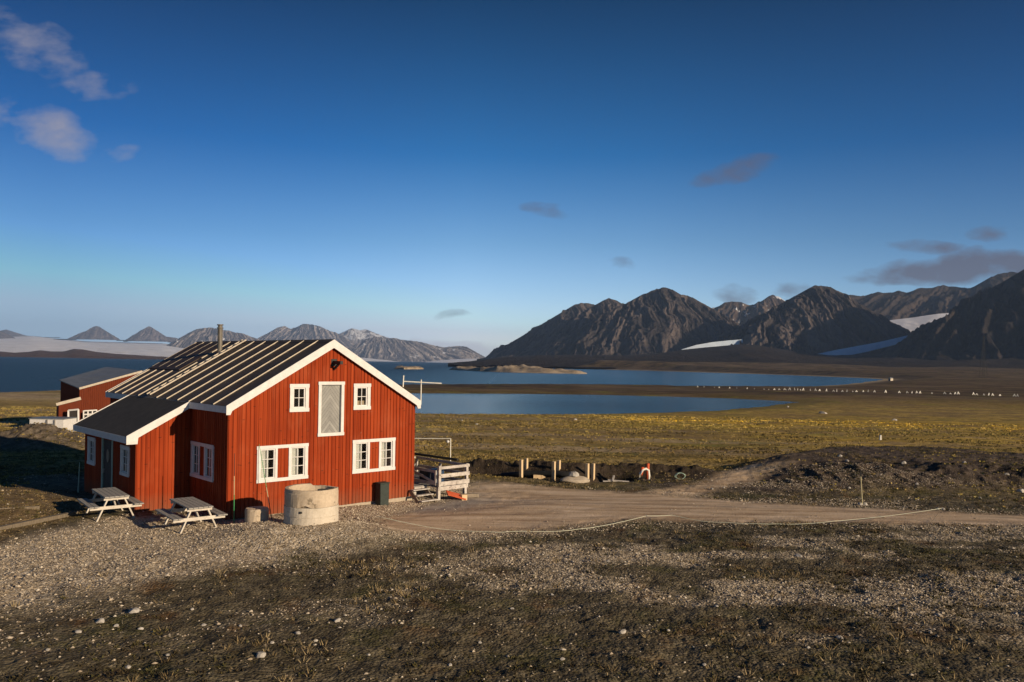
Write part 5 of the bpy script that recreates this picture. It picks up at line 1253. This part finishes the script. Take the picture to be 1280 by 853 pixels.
# ------------------------------------------------------------------ light, sky, air
SUN_EL = math.radians(15.2)
SUN_H = EX*math.sin(math.radians(10.2)) - EY*math.cos(math.radians(10.2))     # horizontal direction towards the sun
SUN = Vector((SUN_H[0]*math.cos(SUN_EL), SUN_H[1]*math.cos(SUN_EL), math.sin(SUN_EL)))
def build_light():
    ld = bpy.data.lights.new('sun', 'SUN'); lo = bpy.data.objects.new('sun', ld); COL.objects.link(lo)
    ld.energy = 4.8; ld.angle = math.radians(.5); ld.color = (1.0, .79, .55)
    lo.rotation_euler = SUN.to_track_quat('Z', 'Y').to_euler(); lo.location = (20, -20, 30)
    w = bpy.data.worlds.new('World'); SC.world = w; w.use_nodes = True; t = w.node_tree; t.nodes.clear()
    out = t.nodes.new('ShaderNodeOutputWorld'); bg = t.nodes.new('ShaderNodeBackground'); sk = t.nodes.new('ShaderNodeTexSky')
    sk.sky_type = 'NISHITA'; sk.sun_disc = False; sk.sun_elevation = SUN_EL; sk.sun_rotation = math.atan2(SUN.x, SUN.y)
    sk.altitude = 300; sk.air_density = 1.0; sk.dust_density = .15; sk.ozone_density = 3.2
    L_ = t.links.new
    def mth(op, a, b=0.0, clamp=False):
        m = t.nodes.new('ShaderNodeMath'); m.operation = op; m.use_clamp = clamp
        for s, v in zip(m.inputs, (a, b)):
            if hasattr(v, 'links'): L_(v, s)
            else: s.default_value = v
        return m.outputs[0]
        # a few thin clouds, placed by compass direction
    tc = t.nodes.new('ShaderNodeTexCoord'); sp = t.nodes.new('ShaderNodeSeparateXYZ'); L_(tc.outputs['Generated'], sp.inputs[0])
    # the deep polarised blue of the photograph: Nishita toned by height above the horizon, sun glow capped
    rp = t.nodes.new('ShaderNodeValToRGB'); e = rp.color_ramp.elements
    st = [(0., (1.84, 1.98, 2.25)), (.07, (1.52, 1.60, 1.92)), (.15, (.82, 1.1, 1.38)), (.255, (.13, .64, 1.05)), (.416, (.012, .27, .47)), (1., (.01, .2, .33))]
    while len(e) < len(st): e.new(.5)
    for el, (p, c) in zip(e, st): el.position = p; el.color = (*[k/2.5 for k in c], 1)
    L_(sp.outputs[2], rp.inputs[0])
    def mx(mode, a, b):
        m = t.nodes.new('ShaderNodeMix'); m.data_type = 'RGBA'; m.blend_type = mode; m.inputs[0].default_value = 1.0; L_(a, m.inputs[6])
        if hasattr(b, 'links'): L_(b, m.inputs[7])
        else: m.inputs[7].default_value = (*b, 1)
        return m.outputs[2]
    col = mx('MULTIPLY', mx('MULTIPLY', sk.outputs[0], rp.outputs[0]), (2.5, 2.5, 2.5))
    col = mx('DARKEN', col, (8.6, 9.6, 10.6))
    # vignette put into the sky colour: darker and bluer towards both sides
    sm = t.nodes.new('ShaderNodeValToRGB'); e = sm.color_ramp.elements
    st = [(0., (.40, .52, .62)), (.25, (.46, .60, .71)), (.37, (.70, .80, .87)), (.47, (1, 1, 1)), (.58, (1, 1, 1)), (.70, (.78, .84, .88)), (.80, (.60, .70, .78)), (1., (.55, .65, .75))]
    while len(e) < len(st): e.new(.5)
    for el, (p, c) in zip(e, st): el.position = p; el.color = (*c, 1)
    L_(mth('ADD', mth('MULTIPLY', sp.outputs[0], .5), .5), sm.inputs[0]); col = mx('MULTIPLY', col, sm.outputs[0])
    yv = mth('MAXIMUM', sp.outputs[1], .05); u = mth('DIVIDE', sp.outputs[0], yv); v = mth('DIVIDE', sp.outputs[2], yv)
    cb = t.nodes.new('ShaderNodeCombineXYZ'); L_(u, cb.inputs[0]); L_(v, cb.inputs[1])
    def nz(scale, detail, stretch):
        mp = t.nodes.new('ShaderNodeMapping'); mp.inputs['Scale'].default_value = stretch; L_(cb.outputs[0], mp.inputs[0])
        n = t.nodes.new('ShaderNodeTexNoise'); n.inputs['Scale'].default_value = scale; n.inputs['Detail'].default_value = detail; n.inputs['Roughness'].default_value = .55; L_(mp.outputs[0], n.inputs['Vector']); return n
    n1 = nz(17, 7, (1, 1.9, 1)); nw = nz(9, 3, (1, 1, 1))
    f1 = n1.outputs['Fac']
    wc = t.nodes.new('ShaderNodeSeparateColor'); L_(nw.outputs['Color'], wc.inputs[0])
    uw = mth('ADD', u, mth('MULTIPLY', mth('SUBTRACT', wc.outputs[0], .5), .06)); vw = mth('ADD', v, mth('MULTIPLY', mth('SUBTRACT', wc.outputs[1], .5), .03))
    def clouds(spec):
        tot = None
        for px, py, a, b, ang, amp in spec:
            d = ray(px, py); ca, sa = math.cos(ang), math.sin(ang)
            du = mth('SUBTRACT', uw, float(d[0])); dv = mth('SUBTRACT', vw, float(d[2]))
            p = mth('ADD', mth('MULTIPLY', du, ca*F/a), mth('MULTIPLY', dv, sa*F/a)); q = mth('ADD', mth('MULTIPLY', du, -sa*F/b), mth('MULTIPLY', dv, ca*F/b))
            r = mth('ADD', mth('MULTIPLY', p, p), mth('MULTIPLY', q, q))
            g = mth('MULTIPLY', mth('SUBTRACT', 1.0, r, True), amp)
            tot = g if tot is None else mth('MAXIMUM', tot, g)
        return tot
    pale = clouds([(38, 52, 92, 40, -.35, .55), (62, 162, 62, 38, -.3, 1.0), (118, 106, 74, 22, .05, .42), (150, 190, 38, 14, .1, .42), (0, 140, 34, 26, 0, .35)])
    grey = clouds([(922, 214, 66, 19, .2, .8), (682, 262, 36, 11, -.1, .6), (775, 334, 28, 10, -.15, .65), (568, 394, 27, 7, 0, .55), (925, 368, 44, 14, 0, .55), (990, 364, 40, 16, 0, .6), (1160, 309, 60, 12, -.05, .8), (1240, 293, 34, 13, .0, .7),
                   (1215, 334, 160, 24, .1, 1.5), (1120, 350, 80, 12, .05, .9)])
    low = clouds([(520, 432, 160, 12, -.05, .9), (600, 437, 90, 12, 0, .8)])
    def mixc(fac, a, b):
        m = t.nodes.new('ShaderNodeMix'); m.data_type = 'RGBA'; L_(fac, m.inputs[0]); L_(a, m.inputs[6]); m.inputs[7].default_value = (*b, 1); return m.outputs[2]
    thr = lambda g, k0, s: mth('MULTIPLY', mth('SUBTRACT', mth('ADD', mth('MULTIPLY', g, .8), mth('MULTIPLY', mth('SUBTRACT', f1, .5), mth('MULTIPLY', mth('MINIMUM', mth('MULTIPLY', g, 4.0), 1.0), 2.1))), k0, True), s, True)
    col = mixc(mth('MULTIPLY', thr(pale, .10, 1.0), .80), col, (3.9, 3.6, 4.0))
    col = mixc(mth('MULTIPLY', thr(grey, .12, 1.25), .85), col, (1.15, 1.1, 1.5))
    col = mixc(mth('MULTIPLY', thr(low, .10, 1.6), .75), col, (6.2, 6.3, 7.2))
    L_(col, bg.inputs['Color']); bg.inputs['Strength'].default_value = .078; L_(bg.outputs[0], out.inputs[0])
def build_haze():
    mb = MB(); mb.box(-22000, 12000, -300, 27000, -16, 1080)
    t = NT('air'); pv = t.n('ShaderNodeVolumePrincipled'); pv.inputs['Color'].default_value = (.44, .64, 1.0, 1); pv.inputs['Density'].default_value = 2.6e-5; pv.inputs['Anisotropy'].default_value = 0.0
    t.l(pv.outputs[0], t.out.inputs['Volume'])
    o = mb.build('haze', t.m); tag(o, 'thin bluish air over the fjord fading the far mountains', 'haze', None, 'stuff')

# ------------------------------------------------------------------ build it
make_ground(); make_water(); make_mountains()
sandm = simple('islet_rock', (.15, .115, .075), (.46, .37, .26), .06, rough=.9, bstr=.5, bdist=1.0)
islet('islet', [(492, 461.5), (505, 462), (530, 461.8)], SEA+10.0, sandm, 3, 90)
islet('islet', [(560, 462.5), (600, 464.5), (640, 466), (690, 467), (735, 467.6)], SEA+15.0, sandm, 7, 300)
build_house(); build_tables(); build_rings(); build_small(); build_deck(); build_shed(); build_far(); build_stones(); build_cover(); build_tussocks(); build_light(); build_haze()
SC.view_settings.view_transform = 'Standard'; SC.view_settings.look = 'None'; SC.view_settings.exposure = 0.3; SC.view_settings.gamma = 1.0; SC.view_settings.use_curve_mapping = False
SC.cycles.use_denoising = True
SC.cycles.max_bounces = 6; SC.cycles.volume_bounces = 0; SC.cycles.transparent_max_bounces = 8
SC.render.film_transparent = False
